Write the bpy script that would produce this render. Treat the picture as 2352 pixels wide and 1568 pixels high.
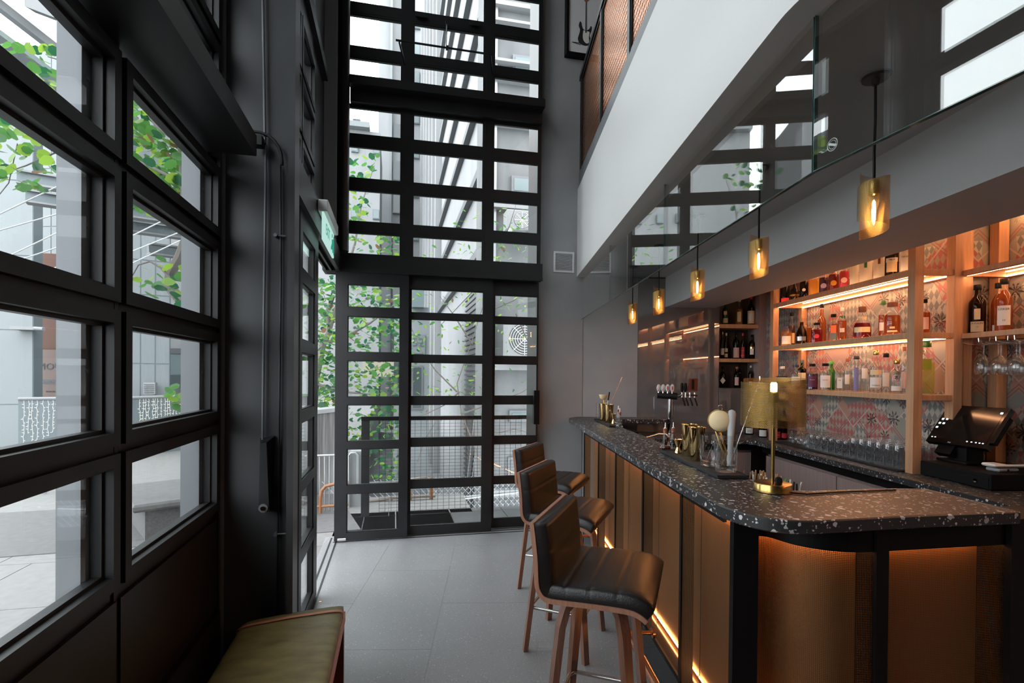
import bpy, math, random
import numpy as np
from mathutils import Vector, Matrix

# ---------------------------------------------------------------- scene, camera, sky, exposure
for o in list(bpy.data.objects):
    bpy.data.objects.remove(o)
SC = bpy.context.scene
COL = SC.collection
random.seed(7)

FPX, CX, CY = 1203.56, 1176.0, 870.24            # focal length and principal point, pixels of the 2352x1568 frame
PITCH, ROLL = math.radians(-.4577), math.radians(.5113)
YAW = math.radians(12.6776)                       # camera turned right of the glazed facade's direction (+Y)
BANG = math.radians(10.7047)                      # the bar runs 10.7 degrees right of +Y
H = 1.5


def _cam_axes():
    cp, sp, cr, sr = math.cos(PITCH), math.sin(PITCH), math.cos(ROLL), math.sin(ROLL)
    fwd = np.array([0, cp, sp]); right = np.array([1., 0, 0]); up = np.array([0, -sp, cp])
    r2 = cr * right + sr * up
    u2 = -sr * right + cr * up
    Z = np.array([[math.cos(YAW), math.sin(YAW), 0], [-math.sin(YAW), math.cos(YAW), 0], [0, 0, 1]])
    return Z @ r2, Z @ u2, Z @ fwd


RIGHT, UP, FWD = _cam_axes()
cam_data = bpy.data.cameras.new('camera')
cam = bpy.data.objects.new('camera', cam_data)
COL.objects.link(cam)
m = Matrix.Identity(4)
for i in range(3):
    m[i][0], m[i][1], m[i][2] = RIGHT[i], UP[i], -FWD[i]
m[2][3] = H
cam.matrix_world = m
cam_data.sensor_fit = 'HORIZONTAL'
cam_data.sensor_width = 36.0
cam_data.lens = 36.0 * FPX / 2352.0
cam_data.shift_x = 0.0
cam_data.shift_y = (CY - 784.0) / 2352.0
cam_data.clip_start = .02
cam_data.clip_end = 400
SC.camera = cam

SKY_STRENGTH = 6.5
world = bpy.data.worlds.new('overcast_sky')
SC.world = world
world.use_nodes = True
_bg = world.node_tree.nodes['Background']
_bg.inputs[0].default_value = (.92, .96, 1.0, 1)
_bg.inputs[1].default_value = SKY_STRENGTH

vs = SC.view_settings
vs.view_transform = 'Standard'
try:
    vs.look = 'None'
except Exception:
    pass
vs.exposure = 0.0
vs.gamma = 1.0
vs.use_curve_mapping = False
cy_ = SC.cycles
cy_.use_denoising = True
cy_.max_bounces = 9
cy_.diffuse_bounces = 4
cy_.glossy_bounces = 4
cy_.transmission_bounces = 6
cy_.transparent_max_bounces = 40
cy_.sample_clamp_indirect = 4.0
cy_.caustics_reflective = False
cy_.caustics_refractive = False

# ---------------------------------------------------------------- pixel rays and the bar's own frame
CAM = np.array([0, 0, H])
NB = np.array([math.cos(BANG), -math.sin(BANG), 0.])   # across the bar (u)
TB = np.array([math.sin(BANG), math.cos(BANG), 0.])    # along the bar (t)


def ray(x, y):
    return RIGHT * ((x - CX) / FPX) - UP * ((y - CY) / FPX) + FWD


def onz(x, y, z):
    d = ray(x, y); return CAM + d * (z - H) / d[2]


def onx(x, y, X):
    d = ray(x, y); return CAM + d * X / d[0]


def ony(x, y, Y):
    d = ray(x, y); return CAM + d * Y / d[1]


def onu(x, y, U):
    d = ray(x, y); return CAM + d * U / d.dot(NB)


def ont(x, y, T):
    d = ray(x, y); return CAM + d * T / d.dot(TB)


def ut(p):
    return float(np.dot(p, NB)), float(np.dot(p, TB)), float(p[2])


def W(u, t, z=0.):
    p = u * NB + t * TB
    return (float(p[0]), float(p[1]), z)


# ---------------------------------------------------------------- mesh builder
class MB:
    def __init__(s):
        s.v = []; s.f = []; s.sm = []; s.uv = {}; s.mi = []; s.cur = 0

    def face(s, idx, smooth=False, uv=None):
        s.f.append(idx); s.sm.append(smooth); s.mi.append(s.cur)
        if uv: s.uv[len(s.f) - 1] = uv

    def box(s, x0, x1, y0, y1, z0, z1):
        n = len(s.v)
        s.v += [(x0, y0, z0), (x1, y0, z0), (x1, y1, z0), (x0, y1, z0), (x0, y0, z1), (x1, y0, z1), (x1, y1, z1), (x0, y1, z1)]
        for q in ((0, 3, 2, 1), (4, 5, 6, 7), (0, 1, 5, 4), (1, 2, 6, 5), (2, 3, 7, 6), (3, 0, 4, 7)):
            s.face(tuple(n + i for i in q))
        return s

    def cbox(s, x0, x1, y0, y1, z0, z1, c=.004):
        """box with chamfered edges"""
        c = min(c, (x1 - x0) * .45, (y1 - y0) * .45, (z1 - z0) * .45)
        pts = []
        for z, k in ((z0, 1), (z0 + c, 0), (z1 - c, 0), (z1, 1)):
            e = c if k else 0
            ring = [(x0 + c, y0 + e), (x1 - c, y0 + e), (x1 - e, y0 + c), (x1 - e, y1 - c), (x1 - c, y1 - e), (x0 + c, y1 - e), (x0 + e, y1 - c), (x0 + e, y0 + c)]
            pts.append([(a, b, z) for a, b in ring])
        s.loft(pts, True, True, smooth=False)
        return s

    def obox(s, c, ax, ay, az, hx, hy, hz):
        """oriented box: centre, three unit axes, half sizes"""
        c = Vector(c); ax = Vector(ax) * hx; ay = Vector(ay) * hy; az = Vector(az) * hz
        n = len(s.v)
        for k in ((-1, -1, -1), (1, -1, -1), (1, 1, -1), (-1, 1, -1), (-1, -1, 1), (1, -1, 1), (1, 1, 1), (-1, 1, 1)):
            s.v.append(tuple(c + ax * k[0] + ay * k[1] + az * k[2]))
        for q in ((0, 3, 2, 1), (4, 5, 6, 7), (0, 1, 5, 4), (1, 2, 6, 5), (2, 3, 7, 6), (3, 0, 4, 7)):
            s.face(tuple(n + i for i in q))
        return s

    def bar(s, a, b, w, h=None, up=(0, 0, 1)):
        """rectangular bar from a to b"""
        a, b = Vector(a), Vector(b)
        d = (b - a); L = d.length; d.normalize()
        x = Vector(up).cross(d)
        if x.length < 1e-5: x = Vector((1, 0, 0)).cross(d)
        x.normalize(); y = d.cross(x)
        return s.obox((a + b) / 2, x, y, d, w / 2, (h or w) / 2, L / 2)

    def prism(s, poly, z0, z1, smooth_side=False):
        n = len(s.v); k = len(poly)
        s.v += [(x, y, z0) for x, y in poly] + [(x, y, z1) for x, y in poly]
        s.face(tuple(n + k - 1 - i for i in range(k))); s.face(tuple(n + k + i for i in range(k)))
        for i in range(k):
            j = (i + 1) % k
            s.face((n + i, n + j, n + k + j, n + k + i), smooth_side)
        return s

    def loft(s, rings, cap0=False, cap1=False, closed=True, smooth=True):
        n = len(s.v); k = len(rings[0])
        for r in rings: s.v += [tuple(p) for p in r]
        for a in range(len(rings) - 1):
            for i in range(k if closed else k - 1):
                j = (i + 1) % k
                s.face((n + a * k + i, n + a * k + j, n + (a + 1) * k + j, n + (a + 1) * k + i), smooth)
        if cap0: s.face(tuple(n + k - 1 - i for i in range(k)))
        if cap1: s.face(tuple(n + (len(rings) - 1) * k + i for i in range(k)))
        return s

    def lathe(s, prof, n=20, c=(0, 0, 0), smooth=True, cap=True):
        rings = []
        for r, z in prof:
            rings.append([(c[0] + r * math.cos(2 * math.pi * i / n), c[1] + r * math.sin(2 * math.pi * i / n), c[2] + z) for i in range(n)])
        return s.loft(rings, cap and prof[0][0] > 1e-6, cap and prof[-1][0] > 1e-6, True, smooth)

    def sqlathe(s, prof, n=20, c=(0, 0, 0), p=4.0, asp=1.0):
        """lathe with a squarish (superellipse) section"""
        rings = []
        for r, z in prof:
            ring = []
            for i in range(n):
                a = 2 * math.pi * i / n
                ca, sa = math.cos(a), math.sin(a)
                k = (abs(ca) ** p + abs(sa) ** p) ** (-1 / p)
                ring.append((c[0] + r * ca * k, c[1] + r * sa * k * asp, c[2] + z))
            rings.append(ring)
        return s.loft(rings, True, True)

    def tube(s, pts, r, n=8, cap=True, smooth=True):
        pts = [Vector(p) for p in pts]
        rr = r if isinstance(r, (list, tuple)) else [r] * len(pts)
        rings = []
        d0 = (pts[1] - pts[0]).normalized()
        x = d0.cross(Vector((0, 0, 1)))
        if x.length < 1e-4: x = Vector((1, 0, 0))
        x.normalize()
        for i, p in enumerate(pts):
            if i == 0: d = d0
            elif i == len(pts) - 1: d = (pts[i] - pts[i - 1]).normalized()
            else: d = ((pts[i] - pts[i - 1]).normalized() + (pts[i + 1] - pts[i]).normalized()).normalized()
            x = (x - d * x.dot(d))
            if x.length < 1e-5: x = d.orthogonal()
            x.normalize(); y = d.cross(x)
            rings.append([tuple(p + (x * math.cos(2 * math.pi * k / n) + y * math.sin(2 * math.pi * k / n)) * rr[i]) for k in range(n)])
        return s.loft(rings, cap, cap, True, smooth)

    def disc(s, c, nrm, r, n=20, th=.002):
        c = Vector(c); nrm = Vector(nrm).normalized()
        return s.tube([c - nrm * th / 2, c + nrm * th / 2], r, n, True, False)

    def quad(s, a, b, c, d, uv=None):
        n = len(s.v); s.v += [tuple(a), tuple(b), tuple(c), tuple(d)]
        s.face((n, n + 1, n + 2, n + 3), False, uv); return s

    def sheet(s, path, z0, z1, smooth=True, zs=None):
        """vertical sheet along a 2D path with UVs in metres; zs: optional per-point (z0, z1)"""
        n = len(s.v); L = 0.; Ls = []
        for i, p in enumerate(path):
            if i: L += math.hypot(p[0] - path[i - 1][0], p[1] - path[i - 1][1])
            Ls.append(L)
            a, b = zs[i] if zs else (z0, z1)
            s.v += [(p[0], p[1], a), (p[0], p[1], b)]
        for i in range(len(path) - 1):
            a = n + 2 * i
            q = (a, a + 2, a + 3, a + 1)
            s.face(q, smooth, [(Ls[i], s.v[a][2]), (Ls[i + 1], s.v[a + 2][2]), (Ls[i + 1], s.v[a + 3][2]), (Ls[i], s.v[a + 1][2])])
        return s

    def mesh(s, name, mats, ang=None):
        me = bpy.data.meshes.new(name)
        me.from_pydata(s.v, [], s.f)
        me.polygons.foreach_set('use_smooth', s.sm)
        if not isinstance(mats, (list, tuple)): mats = [mats]
        for mt in mats: me.materials.append(M(mt) if isinstance(mt, str) else mt)
        if len(mats) > 1: me.polygons.foreach_set('material_index', s.mi)
        if s.uv:
            ul = me.uv_layers.new(name='UVMap')
            for fi, uv in s.uv.items():
                p = me.polygons[fi]
                for k, li in enumerate(p.loop_indices): ul.data[li].uv = uv[k]
        me.update()
        if ang and any(s.sm):
            try: me.set_sharp_from_angle(angle=math.radians(ang))
            except Exception: pass
        return me

    def build(s, name, mats, parent=None, loc=None, rotz=0., ang=40):
        o = bpy.data.objects.new(name, s.mesh(name, mats, ang))
        COL.objects.link(o)
        if loc is not None: o.location = loc
        if rotz: o.rotation_euler = (0, 0, rotz)
        if parent is not None: o.parent = parent
        return o


def tag(o, label=None, cat=None, group=None, kind=None):
    if label: o['label'] = label
    if cat: o['category'] = cat
    if group: o['group'] = group
    if kind: o['kind'] = kind
    return o


def thing(name, label, cat, loc=(0, 0, 0), rotz=0., group=None, kind=None):
    o = bpy.data.objects.new(name, None)
    o.empty_display_size = .1
    COL.objects.link(o)
    o.location = loc; o.rotation_euler = (0, 0, rotz)
    return tag(o, label, cat, group, kind)


def struct(name, label=None, loc=(0, 0, 0), rotz=0.):
    o = thing(name, label, None, loc, rotz, None, 'structure')
    return o


def dup(root, loc, rotz=None, label=None, scale=None):
    r = root.copy(); COL.objects.link(r); r.location = loc
    if rotz is not None: r.rotation_euler = (0, 0, rotz)
    if label: r['label'] = label
    if scale: r.scale = scale
    for ch in list(root.children):
        c = ch.copy(); COL.objects.link(c); c.parent = r
        for g in list(ch.children):
            d = g.copy(); COL.objects.link(d); d.parent = c
    return r


def share(o, name, loc=None, rot=None, parent=None, scale=None):
    """another object with the same mesh"""
    c = bpy.data.objects.new(name, o.data); COL.objects.link(c)
    if loc is not None: c.location = loc
    if rot is not None: c.rotation_euler = rot
    if scale is not None: c.scale = scale
    if parent is not None: c.parent = parent
    return c


def text(name, body, mat, parent, loc, size, rot=(math.pi / 2, 0, 0), align='CENTER', ext=.0004):
    cu = bpy.data.curves.new(name, 'FONT')
    cu.body = body; cu.size = size; cu.align_x = align; cu.align_y = 'CENTER'; cu.extrude = ext; cu.resolution_u = 2
    cu.materials.append(M(mat))
    tmp = bpy.data.objects.new('tmp_text', cu); COL.objects.link(tmp)
    me = bpy.data.meshes.new_from_object(tmp)
    bpy.data.objects.remove(tmp)
    o = bpy.data.objects.new(name, me); COL.objects.link(o)
    o.location = loc; o.rotation_euler = rot
    if parent is not None: o.parent = parent
    return o


BR = -BANG     # z rotation that turns local x,y into the bar's u,t

# ---------------------------------------------------------------- materials
_M = {}


def M(name):
    return _M[name]


def newmat(name):
    mt = bpy.data.materials.new(name); mt.use_nodes = True
    nt = mt.node_tree
    for n in list(nt.nodes): nt.nodes.remove(n)
    _M[name] = mt
    return nt


def N(nt, typ, **kw):
    n = nt.nodes.new(typ)
    ins = kw.pop('ins', {})
    for k, v in kw.items(): setattr(n, k, v)
    for k, v in ins.items():
        if isinstance(v, bpy.types.NodeSocket): nt.links.new(v, n.inputs[k])
        else: n.inputs[k].default_value = v
    return n


def rgb(c):
    return (c[0], c[1], c[2], 1)


def pbr(name, col, rough=.5, metal=0., emit=None, es=0., spec=.5, coat=0., noise=None, bump=None, alpha=None, trans=0.):
    """noise=(scale, colour2, detail, stretch xyz) mixes a second colour; bump=(scale, strength)"""
    nt = newmat(name)
    b = N(nt, 'ShaderNodeBsdfPrincipled')
    b.inputs['Base Color'].default_value = rgb(col)
    b.inputs['Roughness'].default_value = rough
    b.inputs['Metallic'].default_value = metal
    b.inputs['Specular IOR Level'].default_value = spec
    b.inputs['Coat Weight'].default_value = coat
    b.inputs['Transmission Weight'].default_value = trans
    if emit:
        b.inputs['Emission Color'].default_value = rgb(emit); b.inputs['Emission Strength'].default_value = es
    tc = None
    if noise or bump: tc = N(nt, 'ShaderNodeTexCoord')
    if noise:
        sc_, c2, det, st = noise
        mp = N(nt, 'ShaderNodeMapping', ins={0: tc.outputs['Object']})
        mp.inputs['Scale'].default_value = st
        nz = N(nt, 'ShaderNodeTexNoise', ins={'Vector': mp.outputs[0], 'Scale': sc_, 'Detail': det})
        rp = N(nt, 'ShaderNodeMapRange', ins={0: nz.outputs[0], 1: .3, 2: .7})
        mx = N(nt, 'ShaderNodeMix', data_type='RGBA', ins={0: rp.outputs[0], 6: rgb(col), 7: rgb(c2)})
        nt.links.new(mx.outputs[2], b.inputs['Base Color'])
    if bump:
        nz2 = N(nt, 'ShaderNodeTexNoise', ins={'Vector': tc.outputs['Object'], 'Scale': bump[0], 'Detail': 3.})
        bp = N(nt, 'ShaderNodeBump', ins={'Strength': bump[1], 'Height': nz2.outputs[0]})
        bp.inputs['Distance'].default_value = .01
        nt.links.new(bp.outputs[0], b.inputs['Normal'])
    o = N(nt, 'ShaderNodeOutputMaterial', ins={0: b.outputs[0]})
    return nt, b, o


def thin_glass(name, tint=(1, 1, 1), refl=1.0, rough=0.0, ior=1.45, haze=0., hazecol=(.8, .85, .88)):
    """flat glass: clear transmission with a Fresnel reflection"""
    nt = newmat(name)
    tr = N(nt, 'ShaderNodeBsdfTransparent', ins={0: rgb(tint)})
    gl = N(nt, 'ShaderNodeBsdfGlossy', ins={0: (1, 1, 1, 1), 'Roughness': rough})
    lw = N(nt, 'ShaderNodeLayerWeight')
    r0 = ((ior - 1) / (ior + 1)) ** 2
    p5 = N(nt, 'ShaderNodeMath', operation='POWER', ins={0: lw.outputs['Facing'], 1: 5.})
    fr = N(nt, 'ShaderNodeMath', operation='MULTIPLY_ADD', ins={0: p5.outputs[0], 1: 1 - r0, 2: r0})
    k = N(nt, 'ShaderNodeMath', operation='MULTIPLY', use_clamp=True, ins={0: fr.outputs[0], 1: refl})
    mx = N(nt, 'ShaderNodeMixShader', ins={0: k.outputs[0], 1: tr.outputs[0], 2: gl.outputs[0]})
    out = mx
    if haze:
        df = N(nt, 'ShaderNodeBsdfDiffuse', ins={0: rgb(hazecol)})
        out = N(nt, 'ShaderNodeMixShader', ins={0: haze, 1: mx.outputs[0], 2: df.outputs[0]})
    N(nt, 'ShaderNodeOutputMaterial', ins={0: out.outputs[0]})


def emis(name, col, st):
    nt = newmat(name)
    e = N(nt, 'ShaderNodeEmission', ins={0: rgb(col), 1: st})
    N(nt, 'ShaderNodeOutputMaterial', ins={0: e.outputs[0]})


def wood(name, c1, c2, scale=1., rough=.45, stretch=(14, 14, .8)):
    nt = newmat(name)
    tc = N(nt, 'ShaderNodeTexCoord')
    mp = N(nt, 'ShaderNodeMapping', ins={0: tc.outputs['Object']})
    mp.inputs['Scale'].default_value = stretch
    nz = N(nt, 'ShaderNodeTexNoise', ins={'Vector': mp.outputs[0], 'Scale': 5. * scale, 'Detail': 6., 'Distortion': .6})
    rp = N(nt, 'ShaderNodeMapRange', ins={0: nz.outputs[0], 1: .32, 2: .68})
    mx = N(nt, 'ShaderNodeMix', data_type='RGBA', ins={0: rp.outputs[0], 6: rgb(c1), 7: rgb(c2)})
    b = N(nt, 'ShaderNodeBsdfPrincipled', ins={'Base Color': mx.outputs[2], 'Roughness': rough})
    bp = N(nt, 'ShaderNodeBump', ins={'Strength': .12, 'Height': nz.outputs[0]})
    bp.inputs['Distance'].default_value = .002
    nt.links.new(bp.outputs[0], b.inputs['Normal'])
    N(nt, 'ShaderNodeOutputMaterial', ins={0: b.outputs[0]})


def perforated(name, col, rough, pitch, hole, square=False, metal=1., slit=None):
    """sheet metal with real see-through holes laid out over the sheet's own UVs (metres)"""
    nt = newmat(name)
    uv = N(nt, 'ShaderNodeUVMap')
    sep = N(nt, 'ShaderNodeSeparateXYZ', ins={0: uv.outputs[0]})
    px, py = (pitch, pitch) if not slit else slit
    x = N(nt, 'ShaderNodeMath', operation='DIVIDE', ins={0: sep.outputs[0], 1: px})
    y = N(nt, 'ShaderNodeMath', operation='DIVIDE', ins={0: sep.outputs[1], 1: py if square or slit else py * .866})
    if not square:
        fl = N(nt, 'ShaderNodeMath', operation='FLOOR', ins={0: y.outputs[0]})
        hf = N(nt, 'ShaderNodeMath', operation='MULTIPLY', ins={0: fl.outputs[0], 1: .5})
        x = N(nt, 'ShaderNodeMath', operation='ADD', ins={0: x.outputs[0], 1: hf.outputs[0]})
    fx = N(nt, 'ShaderNodeMath', operation='FRACT', ins={0: x.outputs[0]})
    fy = N(nt, 'ShaderNodeMath', operation='FRACT', ins={0: y.outputs[0]})
    ax = N(nt, 'ShaderNodeMath', operation='SUBTRACT', ins={0: fx.outputs[0], 1: .5})
    ay = N(nt, 'ShaderNodeMath', operation='SUBTRACT', ins={0: fy.outputs[0], 1: .5})
    ax = N(nt, 'ShaderNodeMath', operation='ABSOLUTE', ins={0: ax.outputs[0]})
    ay = N(nt, 'ShaderNodeMath', operation='ABSOLUTE', ins={0: ay.outputs[0]})
    if square: d = N(nt, 'ShaderNodeMath', operation='MAXIMUM', ins={0: ax.outputs[0], 1: ay.outputs[0]})
    elif slit: d = N(nt, 'ShaderNodeMath', operation='ADD', ins={0: ax.outputs[0], 1: ay.outputs[0]})
    else:
        x2 = N(nt, 'ShaderNodeMath', operation='MULTIPLY', ins={0: ax.outputs[0], 1: ax.outputs[0]})
        y2 = N(nt, 'ShaderNodeMath', operation='MULTIPLY', ins={0: ay.outputs[0], 1: ay.outputs[0]})
        d = N(nt, 'ShaderNodeMath', operation='ADD', ins={0: x2.outputs[0], 1: y2.outputs[0]})
        d = N(nt, 'ShaderNodeMath', operation='SQRT', ins={0: d.outputs[0]})
    msk = N(nt, 'ShaderNodeMath', operation='LESS_THAN', ins={0: d.outputs[0], 1: hole})
    b = N(nt, 'ShaderNodeBsdfPrincipled', ins={'Base Color': rgb(col), 'Roughness': rough, 'Metallic': metal})
    hgt = N(nt, 'ShaderNodeBump', ins={'Strength': .5, 'Height': d.outputs[0]})
    hgt.inputs['Distance'].default_value = .002
    nt.links.new(hgt.outputs[0], b.inputs['Normal'])
    tr = N(nt, 'ShaderNodeBsdfTransparent')
    mx = N(nt, 'ShaderNodeMixShader', ins={0: msk.outputs[0], 1: b.outputs[0], 2: tr.outputs[0]})
    N(nt, 'ShaderNodeOutputMaterial', ins={0: mx.outputs[0]})


def terrazzo(name, base, base2, chip, chip2, scales, thr, rough, coat=0.):
    nt = newmat(name)
    tc = N(nt, 'ShaderNodeTexCoord')
    nz = N(nt, 'ShaderNodeTexNoise', ins={'Vector': tc.outputs['Object'], 'Scale': 60., 'Detail': 2.})
    wob = N(nt, 'ShaderNodeVectorMath', operation='MULTIPLY_ADD', ins={0: nz.outputs['Color'], 1: (.012, .012, .012), 2: tc.outputs['Object']})
    nb = N(nt, 'ShaderNodeTexNoise', ins={'Vector': tc.outputs['Object'], 'Scale': 3., 'Detail': 4.})
    cur = N(nt, 'ShaderNodeMix', data_type='RGBA', ins={0: nb.outputs[0], 6: rgb(base), 7: rgb(base2)}).outputs[2]
    for i, (sc_, th) in enumerate(zip(scales, thr)):
        vo = N(nt, 'ShaderNodeTexVoronoi', ins={'Vector': wob.outputs[0], 'Scale': sc_})
        sp = N(nt, 'ShaderNodeSeparateColor', ins={0: vo.outputs['Color']})
        lim = N(nt, 'ShaderNodeMath', operation='MULTIPLY', ins={0: sp.outputs[0], 1: th})
        lm2 = N(nt, 'ShaderNodeMath', operation='SUBTRACT', ins={0: lim.outputs[0], 1: th * .42})
        k = N(nt, 'ShaderNodeMath', operation='LESS_THAN', ins={0: vo.outputs['Distance'], 1: lm2.outputs[0]})
        cc = N(nt, 'ShaderNodeMix', data_type='RGBA', ins={0: sp.outputs[1], 6: rgb(chip), 7: rgb(chip2)})
        cur = N(nt, 'ShaderNodeMix', data_type='RGBA', ins={0: k.outputs[0], 6: cur, 7: cc.outputs[2]}).outputs[2]
    b = N(nt, 'ShaderNodeBsdfPrincipled', ins={'Base Color': cur, 'Roughness': rough, 'Coat Weight': coat})
    b.inputs['Coat Roughness'].default_value = .15
    N(nt, 'ShaderNodeOutputMaterial', ins={0: b.outputs[0]})


def wallpaper(name):
    """pink, sage and grey geometric terraces with lozenges, stripes and dark palms"""
    nt = newmat(name)
    tc = N(nt, 'ShaderNodeTexCoord')
    sep = N(nt, 'ShaderNodeSeparateXYZ', ins={0: tc.outputs['Object']})
    X, Z = sep.outputs[1], sep.outputs[2]           # along the wall, up
    P = lambda op, a, b=None: N(nt, 'ShaderNodeMath', operation=op, ins={0: a} if b is None else {0: a, 1: b}).outputs[0]
    XX = P('ADD', sep.outputs[0], X)
    comb = N(nt, 'ShaderNodeCombineXYZ', ins={0: XX, 1: Z, 2: 0.})
    # zones: zig-zag bands
    tri = P('PINGPONG', P('MULTIPLY', XX, 1.), .17)
    zz = P('ADD', Z, P('MULTIPLY', tri, .9))
    band = P('FRACT', P('MULTIPLY', zz, 4.2))
    band2 = P('FRACT', P('MULTIPLY', P('SUBTRACT', Z, P('MULTIPLY', tri, .9)), 2.7))
    vz = N(nt, 'ShaderNodeTexVoronoi', ins={'Vector': comb.outputs[0], 'Scale': 5.5})
    vs_ = N(nt, 'ShaderNodeSeparateColor', ins={0: vz.outputs['Color']})
    ramp = N(nt, 'ShaderNodeValToRGB', ins={0: P('FRACT', P('ADD', vs_.outputs[0], P('MULTIPLY', P('FLOOR', P('MULTIPLY', zz, 4.2)), .37)))})
    cr = ramp.color_ramp; cr.interpolation = 'CONSTANT'
    cols = [(0, (.62, .45, .42)), (.2, (.42, .42, .36)), (.38, (.60, .26, .24)), (.52, (.50, .50, .46)), (.68, (.66, .40, .30)), (.84, (.35, .37, .36))]
    while len(cr.elements) < len(cols): cr.elements.new(.5)
    for e, (p, c) in zip(cr.elements, cols): e.position = p; e.color = rgb(c)
    cur = ramp.outputs[0]
    # lozenges
    a = P('ADD', P('MULTIPLY', XX, 24.), P('MULTIPLY', Z, 14.)); b_ = P('SUBTRACT', P('MULTIPLY', XX, 24.), P('MULTIPLY', Z, 14.))
    ck = P('ABSOLUTE', P('SUBTRACT', P('MODULO', P('FLOOR', a), 2.), P('MODULO', P('FLOOR', b_), 2.)))
    zone = P('GREATER_THAN', vs_.outputs[1], .58)
    ckc = N(nt, 'ShaderNodeMix', data_type='RGBA', ins={0: ck, 6: rgb((.68, .66, .6)), 7: rgb((.30, .34, .33))}).outputs[2]
    cur = N(nt, 'ShaderNodeMix', data_type='RGBA', ins={0: zone, 6: cur, 7: ckc}).outputs[2]
    zone2 = P('LESS_THAN', vs_.outputs[1], .22)
    ckp = N(nt, 'ShaderNodeMix', data_type='RGBA', ins={0: ck, 6: rgb((.62, .2, .2)), 7: rgb((.55, .48, .40))}).outputs[2]
    cur = N(nt, 'ShaderNodeMix', data_type='RGBA', ins={0: zone2, 6: cur, 7: ckp}).outputs[2]
    # stripes in the band edges
    st = P('GREATER_THAN', P('FRACT', P('MULTIPLY', zz, 42.)), .55)
    st = P('MULTIPLY', st, P('LESS_THAN', band, .22))
    cur = N(nt, 'ShaderNodeMix', data_type='RGBA', ins={0: st, 6: cur, 7: rgb((.45, .2, .2))}).outputs[2]
    st2 = P('LESS_THAN', band2, .035)
    cur = N(nt, 'ShaderNodeMix', data_type='RGBA', ins={0: st2, 6: cur, 7: rgb((.75, .62, .55))}).outputs[2]
    # dark palms: radial fronds round cell centres
    vp = N(nt, 'ShaderNodeTexVoronoi', ins={'Vector': comb.outputs[0], 'Scale': 7.})
    dv = N(nt, 'ShaderNodeVectorMath', operation='SUBTRACT', ins={0: comb.outputs[0], 1: vp.outputs['Position']})
    ds = N(nt, 'ShaderNodeSeparateXYZ', ins={0: dv.outputs[0]})
    ang = P('ARCTAN2', ds.outputs[1], ds.outputs[0])
    nz = N(nt, 'ShaderNodeTexNoise', ins={'Vector': comb.outputs[0], 'Scale': 55., 'Detail': 2.})
    fr = P('SINE', P('ADD', P('MULTIPLY', ang, 9.), P('MULTIPLY', nz.outputs[0], 5.)))
    rad = P('LESS_THAN', vp.outputs['Distance'], P('MULTIPLY', P('ADD', fr, 1.35), .17))
    vps = N(nt, 'ShaderNodeSeparateColor', ins={0: vp.outputs['Color']})
    pal = P('MULTIPLY', rad, P('GREATER_THAN', vps.outputs[2], .3))
    pal = P('MULTIPLY', pal, P('GREATER_THAN', nz.outputs[0], .43))
    cur = N(nt, 'ShaderNodeMix', data_type='RGBA', ins={0: pal, 6: cur, 7: rgb((.06, .055, .055))}).outputs[2]
    dk = N(nt, 'ShaderNodeMix', data_type='RGBA', blend_type='MULTIPLY', ins={0: 1., 6: cur, 7: rgb((.60, .58, .58))})
    b = N(nt, 'ShaderNodeBsdfPrincipled', ins={'Base Color': dk.outputs[2], 'Roughness': .35})
    N(nt, 'ShaderNodeOutputMaterial', ins={0: b.outputs[0]})


# steel, walls, floor
pbr('steel', (.015, .0155, .017), .42, 0., spec=.34, noise=(6., (.010, .0105, .0115), 3., (1, 1, 1)), bump=(90., .03))
pbr('steel_warm', (.010, .0075, .007), .4, 0., spec=.4)
pbr('steel_mid', (.045, .047, .05), .4)
pbr('steel_lit', (.26, .27, .28), .45)  # corner post steel, window light put into its paler colour
pbr('glass_edge', (.05, .10, .09), .08, spec=.8)
pbr('steel_grey', (.14, .15, .16), .5, .3)
pbr('galvanised', (.42, .44, .45), .45, .6)
pbr('plaster', (.37, .37, .375), .55, noise=(1.6, (.28, .285, .29), 6., (1, 1, 1)), bump=(8., .04))
pbr('plaster_gloss', (.17, .155, .155), .012, noise=(1.4, (.16, .15, .15), 5., (1, 1, 1)))[1].inputs['IOR'].default_value = 2.3
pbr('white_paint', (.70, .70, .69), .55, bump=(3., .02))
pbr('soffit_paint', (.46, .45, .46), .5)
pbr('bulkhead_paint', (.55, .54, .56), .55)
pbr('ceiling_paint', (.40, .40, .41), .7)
pbr('dark_paint', (.05, .045, .042), .5)
pbr('black', (.004, .004, .0045), .5, spec=.18)
pbr('black_gloss', (.006, .006, .007), .12)
pbr('black_rubber', (.012, .012, .013), .7)
terrazzo('floor_stone', (.25, .255, .262), (.205, .21, .217), (.60, .60, .61), (.07, .07, .075), (95., 210.), (.5, .6), .36, .1)
terrazzo('terrazzo_black', (.020, .020, .0215), (.026, .026, .028), (.62, .60, .60), (.36, .35, .36), (46., 105.), (.78, .74), .42, .0)
pbr('grout', (.36, .36, .37), .8)
wallpaper('wallpaper')
wood('oak', (.62, .34, .19), (.50, .26, .14))
wood('walnut', (.24, .115, .075), (.15, .07, .045), 1.1, .4)
wood('walnut_edge', (.40, .20, .13), (.28, .13, .085), 1.1, .4)
wood('laminate', (.42, .31, .29), (.30, .21, .20), 2.4, .5, (26, 26, .25))
wood('red_wood', (.16, .035, .02), (.10, .02, .012), 1., .35)
pbr('leather', (.0065, .005, .005), .34, spec=.55, bump=(220., .10), noise=(30., (.010, .006, .0055), 2., (1, 1, 1)))
pbr('leather_olive', (.27, .225, .085), .38, noise=(9., (.15, .11, .04), 7., (1, 2.2, 1)), bump=(180., .12))
pbr('strap', (.62, .24, .14), .45)
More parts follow.
